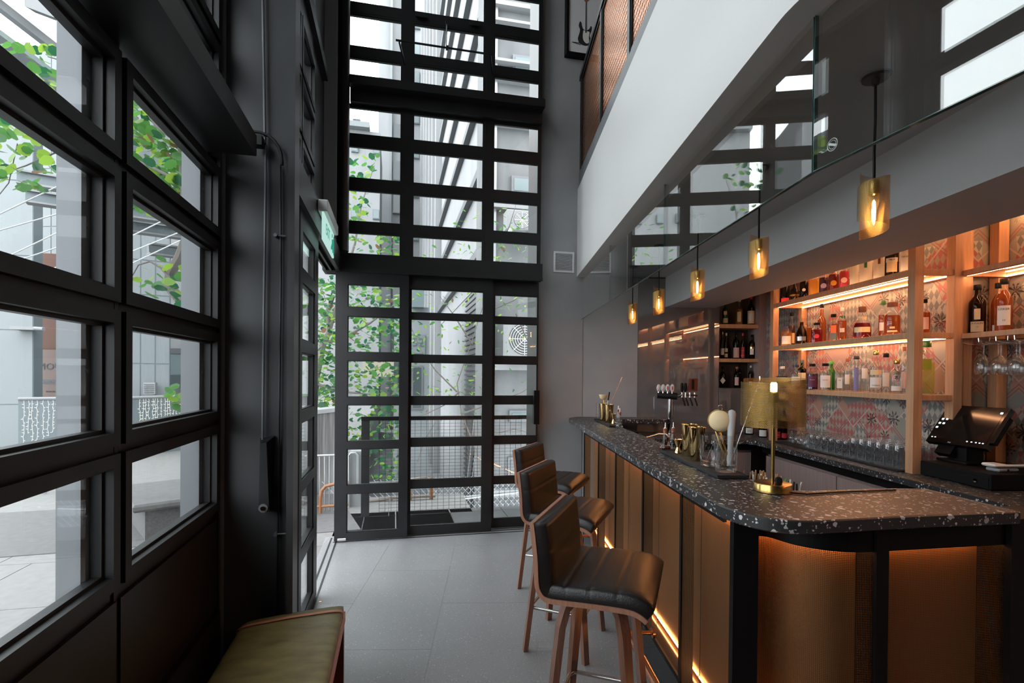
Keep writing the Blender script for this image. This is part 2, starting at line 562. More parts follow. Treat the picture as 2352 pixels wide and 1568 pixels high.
pbr('brass', (.62, .40, .14), .24, 1.)
pbr('brass_dark', (.30, .19, .06), .3, 1.)
pbr('gold', (.80, .56, .26), .10, 1.)
pbr('copper', (.62, .28, .17), .25, 1.)
pbr('chrome', (.70, .70, .70), .07, 1.)
pbr('satin_steel', (.55, .53, .50), .25, 1.)
perforated('brass_mesh', (.26, .12, .045), .5, .0056, .33, square=True)
perforated('brass_perf', (.55, .33, .10), .28, .0036, .36)
perforated('brass_perf_dark', (.34, .21, .065), .3, .0046, .36)
perforated('copper_expanded', (.40, .15, .05), .35, .03, .36, slit=(.030, .042))
pbr('panel_back', (.46, .21, .08), .5)
thin_glass('window_glass', (.97, .985, .98), 1.0)
thin_glass('screen_glass', (.90, .935, .925), 1.7, ior=1.6)
thin_glass('clear_glass', (.93, .94, .94), 1.2)
thin_glass('frost_glass', (.95, .93, .90), .8, haze=.45, hazecol=(.85, .8, .72))
thin_glass('shelf_glass', (.90, .93, .91), 1.0)
thin_glass('wine_glass', (.88, .89, .90), 2.6, haze=.03)
emis('led_shelf', (1., .47, .22), 42.)
emis('led_bar', (1., .42, .14), 60.)
emis('bulb', (1., .62, .28), 60.)
emis('bulb_white', (1., .80, .58), 14.)
emis('neon_green', (.05, 1., .45), 6.)
emis('screen_icons', (.8, .9, 1.), 3.)
emis('exit_panel', (.55, .85, .78), .9)
emis('exit_green', (.03, .35, .22), .9)
pbr('plastic_white', (.72, .72, .72), .4)
pbr('plastic_grey', (.30, .31, .32), .4)
pbr('aluminium', (.5, .5, .5), .35, .9)
pbr('paper', (.80, .77, .72), .6)
pbr('paper_cream', (.80, .62, .36), .6)
pbr('paper_pink', (.75, .48, .44), .6)
pbr('ink', (.02, .02, .022), .6)
pbr('ink_grey', (.10, .10, .11), .6)
pbr('red_print', (.60, .03, .05), .5)
pbr('cork', (.30, .10, .05), .7)
pbr('ceramic_grey', (.45, .44, .45), .45)

# ---------------------------------------------------------------- floor
floor = struct('floor', 'grey speckled terrazzo tile floor')
MB().prism([(-.80, -4), (5.3, -4), (5.3, 5.3), (1.3, 5.3), (1.3, 5.04), (-.60, 5.04), (-.60, 2.62), (-.80, 2.62)], -.12, -.0012).build('floor_bed', 'grout', floor)


def clip_poly(poly, a, b, c):
    """keep a*x+b*y<=c"""
    out = []
    for i in range(len(poly)):
        p, q = poly[i], poly[(i + 1) % len(poly)]
        dp, dq = a * p[0] + b * p[1] - c, a * q[0] + b * q[1] - c
        if dp <= 0: out.append(p)
        if dp * dq < 0:
            k = dp / (dp - dq); out.append((p[0] + (q[0] - p[0]) * k, p[1] + (q[1] - p[1]) * k))
    return out


TS, TS2 = .577, 1.154
for i in range(-4, 8):
    for j in range(-4, 10):
        u0, u1 = .248 + i * TS, .248 + (i + 1) * TS
        off = TS2 / 2 if i % 2 else 0
        t0, t1 = 2.86 + (j - 5) * TS2 + off, 2.86 + (j - 4) * TS2 + off
        g = .0009
        poly = [W(u, t)[:2] for u, t in ((u0 + g, t0 + g), (u1 - g, t0 + g), (u1 - g, t1 - g), (u0 + g, t1 - g))]
        cx_, cy__ = sum(p[0] for p in poly) / 4, sum(p[1] for p in poly) / 4
        poly = clip_poly(poly, 0, 1, 5.035)
        if poly: poly = clip_poly(poly, -1, 0, .598 if cy__ > 2.55 else .77)
        if poly: poly = clip_poly(poly, 0, -1, -.2)
        if len(poly) > 2 and cx_ < 4.6:
            MB().prism(poly, -.01, 0.).build('tile', 'floor_stone', floor)

# ---------------------------------------------------------------- generic glazing on a plane


class Plane:
    """axis 'y': wall across the view at y=c, room towards -y; axis 'x': wall on the left at x=c, room towards +x"""

    def __init__(s, axis, c): s.axis, s.c = axis, c

    def box(s, mb, a0, a1, d0, d1, z0, z1):
        if s.axis == 'y': mb.box(a0, a1, s.c - d1, s.c - d0, z0, z1)
        else: mb.box(s.c + d0, s.c + d1, a0, a1, z0, z1)
        return mb


def glazing(parent, pl, cols, rows, sash=.036, front=.030, back=-.02, glass='window_glass', mat='steel'):
    """one sash (with its pane) per opening, mullions and transoms between them"""
    a_lo, a_hi = cols[0][0] - sash, cols[-1][1] + sash
    for (a0, a1), (b0, b1) in zip(cols[:-1], cols[1:]):
        pl.box(MB(), a1 + sash * .7, b0 - sash * .7, -.05, .014, rows[0][0] - sash, rows[-1][1] + sash).build('mullion', mat, parent)
    for (z0, z1), (y0, y1) in zip(rows[:-1], rows[1:]):
        pl.box(MB(), a_lo, a_hi, -.045, .012, z1 + sash * .7, y0 - sash * .7).build('transom', mat, parent)
    for (a0, a1) in cols:
        for (z0, z1) in rows:
            mb = MB()
            pl.box(mb, a0 - sash, a0, back, front, z0 - sash, z1 + sash)
            pl.box(mb, a1, a1 + sash, back, front, z0 - sash, z1 + sash)
            pl.box(mb, a0, a1, back, front, z0 - sash, z0)
            pl.box(mb, a0, a1, back, front, z1, z1 + sash)
            # inner bead
            b = .010
            for q in ((a0, a0 + b, z0, z1), (a1 - b, a1, z0, z1), (a0 + b, a1 - b, z0, z0 + b), (a0 + b, a1 - b, z1 - b, z1)):
                pl.box(mb, q[0], q[1], back, .006, q[2], q[3])
            sh = mb.build('sash', mat, parent)
            pl.box(MB(), a0 + .004, a1 - .004, -.008, -.003, z0 + .004, z1 - .004).build('pane', glass, sh)


# ---------------------------------------------------------------- window wall beside the bench (x = XA)
XA = -.760
PL = Plane('x', XA)
ROWS = [(.944, 1.240), (1.334, 1.630), (1.724, 2.020), (2.114, 2.335)]
BAYS = [(1.700, 2.438), (.862, 1.600), (.024, .762)]
win1 = struct('window_1', 'black steel window wall with rows of panes beside the olive bench')
for y0, y1 in BAYS:
    b = .836
    glazing(win1, PL, [(y0, y1)], ROWS)
    PL.box(MB(), y1 + .040, y1 + .062, -.07, .012, .05, 2.42).build('mullion', 'steel', win1)
    # solid panels under the panes
    PL.box(MB(), y0 - .040, y1 + .038, -.03, .020, .485, .868).build('panel', 'steel_warm', win1)
    PL.box(MB(), y0 - .040, y1 + .038, -.03, .034, .03, .470).build('panel', 'steel_warm', win1)
    PL.box(MB(), y0 - .040, y1 + .040, -.05, .006, 0.0, .93).build('panel_backing', 'steel', win1)
    # upper lights above the beam
    glazing(win1, PL, [(y0, y1)], [(2.56, 2.85), (2.945, 3.235), (3.33, 3.62), (4.05, 4.34), (4.43, 4.72), (4.81, 5.1), (5.2, 5.5), (5.6, 5.95)])
    PL.box(MB(), y1 + .040, y1 + .062, -.07, .012, 2.48, 6.2).build('mullion', 'steel', win1)
    # flat steel stanchion outside each joint
    ob = MB(); PL.box(ob, y1 - .046, y1 + .085, -.032, -.024, -.1, 6.2); PL.box(ob, y1 + .03, y1 + .04, -.12, -.032, -.1, 6.2)
    for zz in np.arange(.55, 6, .19): ob.tube([(XA - .026, y1 - .022, zz), (XA - .019, y1 - .022, zz)], .006, 8)
    ob.build('stanchion', 'steel_grey', win1)
MB().box(-.86, XA + .01, -4.1, -.03, -.1, 6.4).build('wall_light_block', 'plaster')['kind'] = 'structure'  # unseen solid wall added to keep daylight out of the near room
bm = struct('trim_1', 'black steel beam over the lower window panes beside the bench')
MB().box(-.80, -.565, -4, 2.37, 2.40, 2.408).box(-.575, -.565, -4, 2.37, 2.408, 2.485).box(-.80, -.68, -4, 2.37, 2.408, 2.52).build('beam', 'steel', bm)
MB().box(-.80, -.60, -4, 2.37, 3.72, 3.80).build('beam', 'steel', bm)
MB().box(-.80, -.60, -4, 2.37, 6.05, 6.5).build('beam', 'steel', bm)

# ---------------------------------------------------------------- the steel column between window and sliding doors
colm = struct('trim_2', 'black steel column with conduits between window wall and doors')
MB().box(-.80, -.43, 2.53, 2.56, 0, 6.3).build('column_web', 'steel_mid', colm)
MB().box(-.452, -.424, 2.42, 2.53, 0, 6.3).build('column_flange', 'steel_mid', colm)
MB().box(-.80, -.735, 2.478, 2.53, 0, 6.3).build('column_flange', 'steel', colm)
MB().box(-.735, -.728, 2.500, 2.53, 0, 6.3).build('column_flange', 'steel_grey', colm)  # pale strip: highlight along the flange edge put into the colour
MB().box(-.62, -.52, 2.56, 2.93, 0, 6.3).build('column_web', 'steel', colm)

cond = thing('conduit_pipe', 'thin steel conduit pipe running down the black column', 'pipe', W(0, 0))
cond.location = (0, 0, 0)
cxp = lambda px, py: tuple(ony(px, py, 2.505))
MB().tube([cxp(607, -300), cxp(603.5, 0), cxp(606, 160), cxp(608.5, 330)], .0062, 10).build('pipe', 'steel_grey', cond)
MB().tube([cxp(609.5, 332), cxp(610, 420), cxp(606, 720), cxp(603, 1012)], .0058, 10).build('pipe', 'steel_grey', cond)
MB().tube([tuple(ony(x, y, 2.515)) for x, y in ((644, 380), (645, 640), (642, 900), (639, 1180), (636, 1420))], .0045, 8).build('pipe', 'steel', cond)
for py in (541, 1226):
    q = ony(640, py, 2.51)
    MB().tube([(q[0] - .018, q[1], q[2]), (q[0] + .03, q[1], q[2])], .004, 8).tube([(q[0] - .012, q[1] - .012, q[2]), (q[0] - .012, q[1] + .02, q[2])], .008, 8).build('clamp', 'steel_grey', cond)
flex = thing('flexible_conduit', 'ribbed flexible black conduit looping from the beam end', 'conduit')
pts = []
for a, b in ((580, 302), (598, 304), (616, 311), (630, 323), (640, 338), (646, 354), (648, 370), (648, 380)):
    pts.append(tuple(ony(a, b, 2.49)))
mbf = MB(); rp, rr = [], []
for i in range(len(pts) - 1):
    for k in range(10):
        q = k / 10; rp.append(tuple(pts[i][c] * (1 - q) + pts[i + 1][c] * q for c in range(3))); rr.append(.0062 + (.0014 if (i * 10 + k) % 2 else 0))
mbf.tube(rp, rr, 8); mbf.build('hose', 'black_rubber', flex, ang=80)
q0 = ony(592, 322, 2.47)
MB().box(q0[0] - .012, q0[0] + .02, q0[1] - .02, q0[1] + .03, q0[2] - .025, q0[2] + .018).build('connector', 'steel', flex)

lev = thing('door_lever', 'dark grey tapered lock lever box low on the black column', 'lever')
a, b, c, d = ony(597, 1018, 2.46), ony(612, 1016, 2.46), ony(618, 1175, 2.45), ony(594, 1175, 2.45)
mbl = MB()
fr = [a, b, c, d]; bk = [ony(598, 1006, 2.525), ony(632, 1000, 2.525), ony(628, 1168, 2.525), ony(598, 1170, 2.525)]
mbl.loft([[tuple(p) for p in fr], [tuple(p) for p in bk]], True, True, True, False)
mbl.build('body', 'steel', lev)
q = ony(604, 1167, 2.445)
MB().tube([tuple(q), (q[0], q[1] + .02, q[2])], .019, 18).build('collar', 'steel_grey', lev)
MB().tube([(q[0], q[1] - .006, q[2]), tuple(q)], .010, 14).build('lock_barrel', 'chrome', lev)

# ---------------------------------------------------------------- corner with sliding doors: header, upper lights
hd = struct('trim_3', 'black steel header beam above the sliding doors')
MB().box(-.62, -.47, 2.56, 4.86, 2.44, 2.58).box(-.60, -.585, 2.56, 4.86, 2.40, 2.44).box(-.555, -.54, 2.56, 4.86, 2.40, 2.44).box(-.50, -.47, 2.56, 4.86, 2.395, 2.44).build('header', 'steel', hd)
MB().box(-.46, 1.38, 4.845, 5.06, 2.425, 2.565).box(-.60, 1.38, 4.835, 4.85, 2.398, 2.43).box(-.60, 1.38, 4.90, 4.915, 2.40, 2.43).box(-.60, 1.38, 4.98, 5.03, 2.398, 2.43).build('header', 'steel', hd)
MB().box(-.62, -.46, 4.84, 5.06, 2.405, 2.58).build('header', 'steel', hd)
MB().box(-.70, -.555, 2.56, 4.62, 3.93, 4.02).build('beam', 'steel', hd)
fb = MB()
fb.box(-.40, 1.38, 4.80, 4.97, 4.04, 4.115).box(-.40, 1.38, 4.90, 5.0, 3.93, 4.04)
fb.build('beam', 'steel', hd)
MB().box(-.64, -.50, 4.74, 5.1, 2.581, 6.3).build('post', 'steel_lit', hd)
MB().lathe([(.052, 2.566), (.052, 6.3)], 20, (-.447, 4.80, 0)).build('round_post', 'steel', hd)

win2 = struct('window_2', 'narrow upper black steel lights beside the round corner post')
glazing(win2, Plane('x', -.60), [(2.98, 3.44), (3.54, 4.00)], [(2.66, 2.93), (3.03, 3.32), (3.42, 3.70), (4.12, 4.40), (4.50, 4.8), (4.9, 5.3)])
MB().box(-.66, -.60, 4.04, 4.74, 2.58, 6.3).build('post', 'steel', win2)

win3 = struct('window_3', 'tall black steel window of small panes above the sliding doors')
YF = 4.965
zc = lambda py: float(ony(919, py, YF)[2])
xc = lambda px: float(ony(px, 400, YF)[0])
COLS = [(xc(798), xc(921.5)), (xc(948), xc(1110)), (xc(1132.5), xc(1236.5))]
ROWF = [(zc(593), zc(540.3)), (zc(516.6), zc(443.9)), (zc(419), zc(345.7)), (zc(320), zc(258))]
ROWU = [(zc(204.8), zc(146.7)), (zc(122), zc(49.7)), (zc(23), zc(-50)), (5.18, 5.45), (5.57, 5.85)]
glazing(win3, Plane('y', YF), COLS, ROWF, .026, .010)
glazing(win3, Plane('y', YF), COLS, ROWU, .026, .010)
MB().box(-.45, 1.38, 4.93, 5.0, 5.95, 6.3).build('transom', 'steel', win3)

# top-hung opener on the upper middle light
op = thing('window_opener', 'black rod opener on arms standing off the upper middle pane', 'opener')
Yo = 4.74
A0, A1 = ony(909, 92, Yo), ony(1134, 126, Yo)
MB().tube([tuple(A0), tuple(A1)], .009, 8).build('rod', 'steel', op)
for px, py, qx, qy in ((917, 96, 930, 148), (1126, 124, 1131, 168)):
    MB().bar(tuple(ony(px, py, Yo)), tuple(ony(qx, qy, 4.93)), .012, .02).build('arm', 'steel', op)
MB().tube([tuple(ony(1025, 112, Yo)), tuple(ony(1026, 52, 4.92))], .005, 8).build('stay', 'galvanised', op)
for px, py in ((1026, 52), (1027, 110)):
    q = ony(px, py, 4.9 if py < 80 else Yo); MB().box(q[0] - .012, q[0] + .012, q[1] - .02, q[1] + .02, q[2] - .012, q[2] + .012).build('bracket', 'steel', op)
for px in (968, 1090):
    q = ony(px, 36 + (px - 968) * .16, 4.93); MB().box(q[0] - .05, q[0] + .05, q[1] - .012, q[1], q[2] - .018, q[2] + .018).build('hinge', 'steel', op)

# ---------------------------------------------------------------- sliding door leaves


def leaf(name, label, pl, a0, a1, zt, panes, rows, th=.045):
    d = struct(name, label)
    mb = MB()
    g0, g1 = panes
    pl.box(mb, a0, g0, -th, 0, .012, zt); pl.box(mb, g1, a1, -th, 0, .012, zt)
    zs = [.012] + [v for r in rows for v in r] + [zt]
    for k in range(0, len(zs), 2): pl.box(mb, g0, g1, -th, 0, zs[k], zs[k + 1])
    mb.build('frame', 'steel', d)
    for z0, z1 in rows:
        bead = MB(); b = .008
        for q in ((g0, g0 + b, z0, z1), (g1 - b, g1, z0, z1), (g0 + b, g1 - b, z0, z0 + b), (g0 + b, g1 - b, z1 - b, z1)):
            pl.box(bead, q[0], q[1], -th * .8, -th * .2, q[2], q[3])
        bd = bead.build('bead', 'steel', d)
        pl.box(MB(), g0 + .003, g1 - .003, -.026, -.020, z0 + .003, z1 - .003).build('pane', 'window_glass', bd)
    return d


def prow(px, Y, ys):
    zz = [float(ony(px, y, Y)[2]) for y in ys]
    return sorted([(zz[i + 1], zz[i]) for i in range(0, len(zz), 2)])


Y1, Y2, Y3 = 4.855, 4.915, 4.985
fx = lambda px, Y: float(ony(px, 1100, Y)[0])
R1 = prow(860, Y1, (654.5, 707, 727, 810, 828, 912, 929, 1013, 1029.5, 1113, 1131, 1220))
R2 = prow(1020, Y2, (665.6, 720.5, 734, 816.5, 832, 911, 928, 1006, 1022.8, 1101, 1118, 1206))
R3 = prow(1180, Y3, (678, 728.6, 743, 819, 835, 910, 927, 1002, 1018, 1094, 1109, 1190))
d1 = leaf('door_1', 'black framed glass sliding door leaf with a small white lock plate', Plane('y', Y1), fx(768, Y1), fx(936, Y1), 2.415, (fx(796, Y1), fx(917, Y1)), R1)
d2 = leaf('door_2', 'middle black framed glass sliding door leaf', Plane('y', Y2), fx(930, Y2), fx(1129, Y2), 2.415, (fx(941, Y2), fx(1108, Y2)), R2)
d3 = leaf('door_3', 'black framed glass sliding door leaf against the grey wall', Plane('y', Y3), fx(1122, Y3), 1.385, 2.415, (fx(1133, Y3), fx(1232, Y3)), R3)
q = ony(785, 1239, Y1)
MB().cbox(q[0] - .038, q[0] + .038, Y1 - .012, Y1, q[2] - .013, q[2] + .013, .01).build('lock_plate', 'aluminium', d1)
hq = ony(1228, 950, Y3)
MB().box(hq[0] - .02, hq[0] + .035, Y3 - .05, Y3, 1.02, 1.35).build('handle', 'black', d3)
XL = -.50
ly = lambda px: float(onx(px, 1000, XL)[1])
d4 = leaf('door_4', 'black framed glass sliding door leaf left open beside the column', Plane('x', XL), ly(688), ly(729), 2.41, (ly(693.5), ly(722)), R1, .045)
q = onx(722, 1385, XL)
MB().tube([(XL - .05, ly(724), q[2]), (XL + .045, ly(724), q[2])], .007, 10).tube([(XL + .03, ly(724), q[2]), (XL + .045, ly(724), q[2])], .012, 10).build('bolt_knob', 'copper', d4)
trk = struct('trim_4', 'sliding door tracks let into the floor')
for xx in (-.545, -.495): MB().box(xx - .006, xx + .006, 2.6, 5.0, .0005, .004).build('track', 'steel', trk)
for yy in (4.87, 4.935, 5.0): MB().box(-.52, 1.38, yy - .006, yy + .006, .0005, .004).build('track', 'steel', trk)

# ---------------------------------------------------------------- grey walls
w1 = struct('wall_far', 'smooth grey plaster wall right of the glass doors')
MB().box(1.385, 1.872, 5.055, 5.40, 0, 2.5).box(1.385, 5.3, 5.055, 5.40, 2.5, 6.5).build('plaster', 'plaster', w1)
MB().box(1.386, 1.398, 5.030, 5.056, 0, 6.5).build('edge_bead', 'white_paint', w1)
MB().box(1.376, 1.386, 5.00, 5.40, 0, 6.5).build('jamb', 'steel', w1)
TW = 5.32
w2 = struct('wall_bar', 'polished grey plaster wall behind the end of the bar', (0, 0, 0), BR)
U0, US1, US2, UN1, UC = .893, 1.469, 2.314, 2.728, 2.80
MB().box(U0 - .03, US1 - .0015, TW, TW + .3, 0, 2.5).build('wall_panel', 'plaster', w2)
MB().box(US1 + .0015, US2 - .0015, TW, TW + .3, 0, 2.5).build('wall_panel', 'plaster_gloss', w2)
MB().box(US2 + .0015, UC + .1, TW, TW + .3, 0, 1.380).build('wall_panel', 'plaster_gloss', w2)
MB().box(US2 + .0015, UC + .1, TW, TW + .3, 2.42, 2.5).build('wall_panel', 'plaster_gloss', w2)
MB().box(UN1, UC + .1, TW, TW + .3, 1.380, 2.42).build('wall_panel', 'laminate', w2)
MB().box(US2, UN1, TW + .24, TW + .3, 1.380, 2.42).box(US2 - .02, US2 + .0015, TW + .001, TW + .3, 1.380, 2.42).box(US2, UN1, TW + .005, TW + .3, 1.375, 1.385).build('niche_lining', 'dark_paint', w2)
for z0, z1 in ((2.002, 2.042), (1.652, 1.688)):
    MB().box(US2 + .002, UN1 - .002, TW + .004, TW + .24, z0, z1).build('niche_shelf', 'oak', w2)
MB().box(US1 - .0015, US2 + .0015, TW + .004, TW + .2, 0, 2.5).build('joint', 'black', w2)

w3 = struct('wall_back', 'patterned pink and grey palm wallpaper behind the bottle shelves', (0, 0, 0), BR)
UB, UB2, TS3 = 2.805, 3.115, 3.14
MB().box(UB, UB + .2, TS3, TW + .3, 0, 2.55).build('wallpaper_panel', 'wallpaper', w3)
MB().box(UB2, UB2 + .2, -3.5, TS3 + .2, 0, 2.55).build('wallpaper_panel', 'wallpaper', w3)
MB().box(UB + .2, UB2, TS3, TS3 + .2, 0, 2.55).build('wallpaper_panel', 'wallpaper', w3)

# ---------------------------------------------------------------- mezzanine: fascia, soffit, bulkhead
FU = .832
F0, F1 = W(FU, 5.36)[:2], (1.041, 1.217)
mez = struct('ceiling_mezzanine', 'white mezzanine edge above the bar')
fas = [F0, (1.052, 1.30), (1.044, 1.255), (1.041, 1.217), (1.038, 1.10), (1.036, -3.8)]
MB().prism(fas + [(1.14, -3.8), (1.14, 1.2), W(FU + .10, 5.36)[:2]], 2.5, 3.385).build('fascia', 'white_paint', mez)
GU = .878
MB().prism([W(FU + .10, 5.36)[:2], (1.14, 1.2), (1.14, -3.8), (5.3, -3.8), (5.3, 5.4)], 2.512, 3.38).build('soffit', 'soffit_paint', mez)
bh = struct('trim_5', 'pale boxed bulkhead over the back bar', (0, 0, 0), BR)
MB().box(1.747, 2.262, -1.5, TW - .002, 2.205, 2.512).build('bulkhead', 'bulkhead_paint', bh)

# glass smoke screen under the mezzanine edge
gs = struct('window_4', 'frameless glass smoke screen hanging under the mezzanine edge')
jt = [TW - .004] + [ut(onu(px, 600, GU))[1] for px in (1400, 1523.7)] + [1.432]
for k in range(3):
    t1_, t0_ = jt[k] - .0015, jt[k + 1] + .0015
    MB().box(GU, GU + .012, t0_, t1_, 2.072, 2.515).build('pane', 'screen_glass', gs, rotz=BR)
    MB().box(GU, GU + .012, t0_, t1_, 2.0695, 2.072).box(GU, GU + .012, t0_ - .0010, t0_, 2.0695, 2.515).build('polished_edge', 'glass_edge', gs, rotz=BR)
jx, jy, _ = W(GU, 1.432)
MB().prism([(jx, jy - .004), (jx + .012, jy - .004), (1.150, -1.6), (1.138, -1.6)], 2.072, 2.515).build('pane', 'screen_glass', gs)
MB().prism([(jx, jy - .004), (jx + .012, jy - .004), (1.150, -1.6), (1.138, -1.6)], 2.0695, 2.072).prism([(jx, jy - .004), (jx + .012, jy - .004), (jx + .012, jy - .0058), (jx, jy - .0058)], 2.0695, 2.515).build('polished_edge', 'glass_edge', gs)
stq = onx(1912, 332, 1.137)
stm = thing('glass_stamp', 'small round white etched maker stamp low on the glass screen', 'stamp', tuple(stq))
MB().tube([(.0005 * 0, .016 * math.cos(a), .016 * math.sin(a)) for a in np.linspace(0, 2 * math.pi, 25)], .0012, 5).tube([(0, .011 * math.cos(a), .011 * math.sin(a)) for a in np.linspace(0, 2 * math.pi, 25)], .0007, 5).build('ring', 'plastic_white', stm)
MB().bar((0, -.012, -.006), (0, .012, .006), .001, .006).build('bar_mark', 'plastic_white', stm)

# outer shell of the room behind and above the camera
MB().box(-.9, 5.3, -4.2, -4.0, 0, 6.5).build('wall_rear', 'plaster').__setitem__('kind', 'structure')
MB().box(5.1, 5.3, -4.0, 5.4, 0, 6.5).build('wall_right', 'plaster').__setitem__('kind', 'structure')
MB().box(-.95, 5.3, -4.2, 5.4, 6.3, 6.5).build('ceiling', 'ceiling_paint').__setitem__('kind', 'structure')

# ---------------------------------------------------------------- bar counter (terrazzo) and its mesh front
def arc(c, r, a0, a1, n):
    return [(c[0] + r * math.cos(a0 + (a1 - a0) * i / n), c[1] + r * math.sin(a0 + (a1 - a0) * i / n)) for i in range(n + 1)]


def smooth_poly(pts, n=8):
    """Catmull-Rom through 2D points"""
    out = []
    P = [pts[0]] + list(pts) + [pts[-1]]
    for i in range(1, len(P) - 2):
        p0, p1, p2, p3 = [np.array(P[i + k], float) for k in (-1, 0, 1, 2)]
        for k in range(n):
            t = k / n
            out.append(tuple(.5 * ((2 * p1) + (-p0 + p2) * t + (2 * p0 - 5 * p1 + 4 * p2 - p3) * t * t + (-p0 + 3 * p1 - 3 * p2 + p3) * t ** 3)))
    out.append(tuple(pts[-1]))
    return out


def slab(mb, poly, z0, z1, c=.004):
    """prism with a small arris on top and bottom edges (poly counter-clockwise)"""
    k = len(poly); P = [np.array(p, float) for p in poly]
    inset = []
    for i in range(k):
        a, b, d = P[i - 1], P[i], P[(i + 1) % k]
        n1 = np.array([-(b - a)[1], (b - a)[0]]); n1 /= np.linalg.norm(n1) + 1e-9
        n2 = np.array([-(d - b)[1], (d - b)[0]]); n2 /= np.linalg.norm(n2) + 1e-9
        nn = n1 + n2; nn /= max(np.linalg.norm(nn), .3)
        inset.append(b + nn * c)
    rings = [[(p[0], p[1], z0) for p in inset], [(p[0], p[1], z0 + c) for p in P], [(p[0], p[1], z1 - c) for p in P], [(p[0], p[1], z1) for p in inset]]
    return mb.loft(rings, True, True, True, False)


ZT, ZB = 1.08, 1.04
front = [W(.730, 5.05)[:2], W(.729, 4.2)[:2], W(.729, 3.6)[:2], W(.731, 2.6)[:2], W(.736, 2.0)[:2], W(.742, 1.75)[:2]]
cor = smooth_poly([W(.742, 1.75)[:2], (1.043, 1.50), (1.062, 1.395), (1.105, 1.335), (1.175, 1.305), (1.30, 1.297)], 6)
edge_x = [(1.48, 1.294), (1.63, 1.287), (1.945, 1.266)]
outer = [W(.790, 5.235)[:2]] + [W(.742, 5.14)[:2]] + front[:-1] + cor + edge_x
inner = [(1.985, 1.602), (1.855, 1.632), (1.50, 1.648), W(1.105, 1.91)[:2], W(1.068, 2.03)[:2], W(1.066, 2.3)[:2], W(1.060, 3.15)[:2], W(1.046, 4.2)[:2], W(1.045, 5.015)[:2], W(1.665, 5.025)[:2], W(1.70, 5.06)[:2], W(1.70, TW - .003)[:2], W(.90, TW - .003)[:2], (1.80, 5.05)]
poly = outer + inner
ct = thing('bar_countertop', 'black terrazzo bar top with white chips and a rounded near corner', 'countertop', (0, 0, 0))
slab(MB(), poly, ZB, ZT).build('terrazzo_slab', 'terrazzo_black', ct)
gi = [(1.985, 1.592), (1.855, 1.622), (1.50, 1.638), W(1.098, 1.90)[:2], W(1.060, 2.03)[:2], W(1.058, 2.3)[:2], W(1.052, 3.15)[:2], W(1.038, 4.2)[:2]]
mbg = MB()
for p, q in zip(gi[:-1], gi[1:]): mbg.bar((p[0], p[1], ZT), (q[0], q[1], ZT), .005, .002)
p, q = (1.985, 1.60), (1.94, 1.285)
mbg.bar((p[0] - .012, p[1], ZT), (q[0] - .012, q[1], ZT), .006, .002)
mbg.build('drip_groove', 'satin_steel', ct)

bf = thing('bar_facade', 'bar front of backlit brass mesh panels between black uprights', 'bar front', (0, 0, 0))
PT, PB = .992, .185
fcur = smooth_poly([W(.895, 1.775)[:2], (1.256, 1.560), (1.285, 1.470), (1.337, 1.408), (1.400, 1.374), (1.490, 1.360)], 6)
fend = [(1.536, 1.358), (2.0, 1.334)]
PTN = .951


def seg_panel(path, mat, off, z0, z1, name, parent):
    """sheet offset inwards (towards the bar's inside) by off"""
    P = [np.array(p, float) for p in path]; out = []
    for i, p in enumerate(P):
        d = P[min(i + 1, len(P) - 1)] - P[max(i - 1, 0)]
        n = np.array([-d[1], d[0]]); n /= np.linalg.norm(n)
        out.append(tuple(p + n * off))
    return MB().sheet(out, z0, z1).build(name, mat, parent)


ts = [4.534, 3.924, 3.369, 2.758, 2.195]


def fline(t):
    tt = [5.1, 4.56, 3.4, 2.8, 2.2, 1.735]; uu = [.795, .795, .797, .80, .803, .808]
    return float(np.interp(-t, [-x for x in tt], uu))


spans = []
tsx = ts + [1.735]
for a, b in zip(tsx[:-1], tsx[1:]):
    spans.append([W(fline(t), t)[:2] for t in np.linspace(a - .005, b + .005, 5)])
spans.append(fcur)
spans.append([(1.532, 1.358), (1.75, 1.347), (1.985, 1.335)])
for ks, sp in enumerate(spans):
    PT_ = PT if ks < 5 else PTN
    pan = seg_panel(sp, 'brass_mesh', 0.0, PB + .02, PT_, 'mesh_panel', bf)
    seg_panel(sp, 'panel_back', .085, PB, PT_ + .03, 'backing', pan)
    for z0, z1, offs in ((PB + .034, PB + .048, .078), (PT_ + .012, PT_ + .024, .055)):
        seg_panel(sp, 'led_bar', offs, z0, z1, 'led_strip', pan)
# uprights
for k, t in enumerate(ts):
    c = W(fline(t), t, 0)
    MB().box(-.006, .05, -.011, .011, .02, PT + .02).build('upright', 'black', bf, c, BR)
c = W(.815, 1.735)
MB().box(-.010, .075, -.016, .012, .02, ZB - .001).build('upright', 'black', bf, c, BR)
MB().box(1.484, 1.532, 1.350, 1.42, .02, ZB - .001).build('upright', 'black', bf)
MB().box(1.985, 2.30, 1.315, 1.46, .02, ZB - .001).build('upright', 'black', bf)
# plinth and rail under the slab
full = [W(fline(t), t)[:2] for t in np.linspace(4.56, 1.80, 12)] + fcur[1:] + fend
nearp = fcur + fend
mbk = MB(); seg = [np.array(p) for p in full]


def band(path, off0, off1, z0, z1):
    P = [np.array(p, float) for p in path]; a, b = [], []
    for i, p in enumerate(P):
        d = P[min(i + 1, len(P) - 1)] - P[max(i - 1, 0)]
        n = np.array([-d[1], d[0]]); n /= np.linalg.norm(n)
        a.append(p + n * off0); b.append(p + n * off1)
    rings = [[(p[0], p[1], z0), (q[0], q[1], z0), (q[0], q[1], z1), (p[0], p[1], z1)] for p, q in zip(a, b)]
    return MB().loft(rings, True, True, True, False)


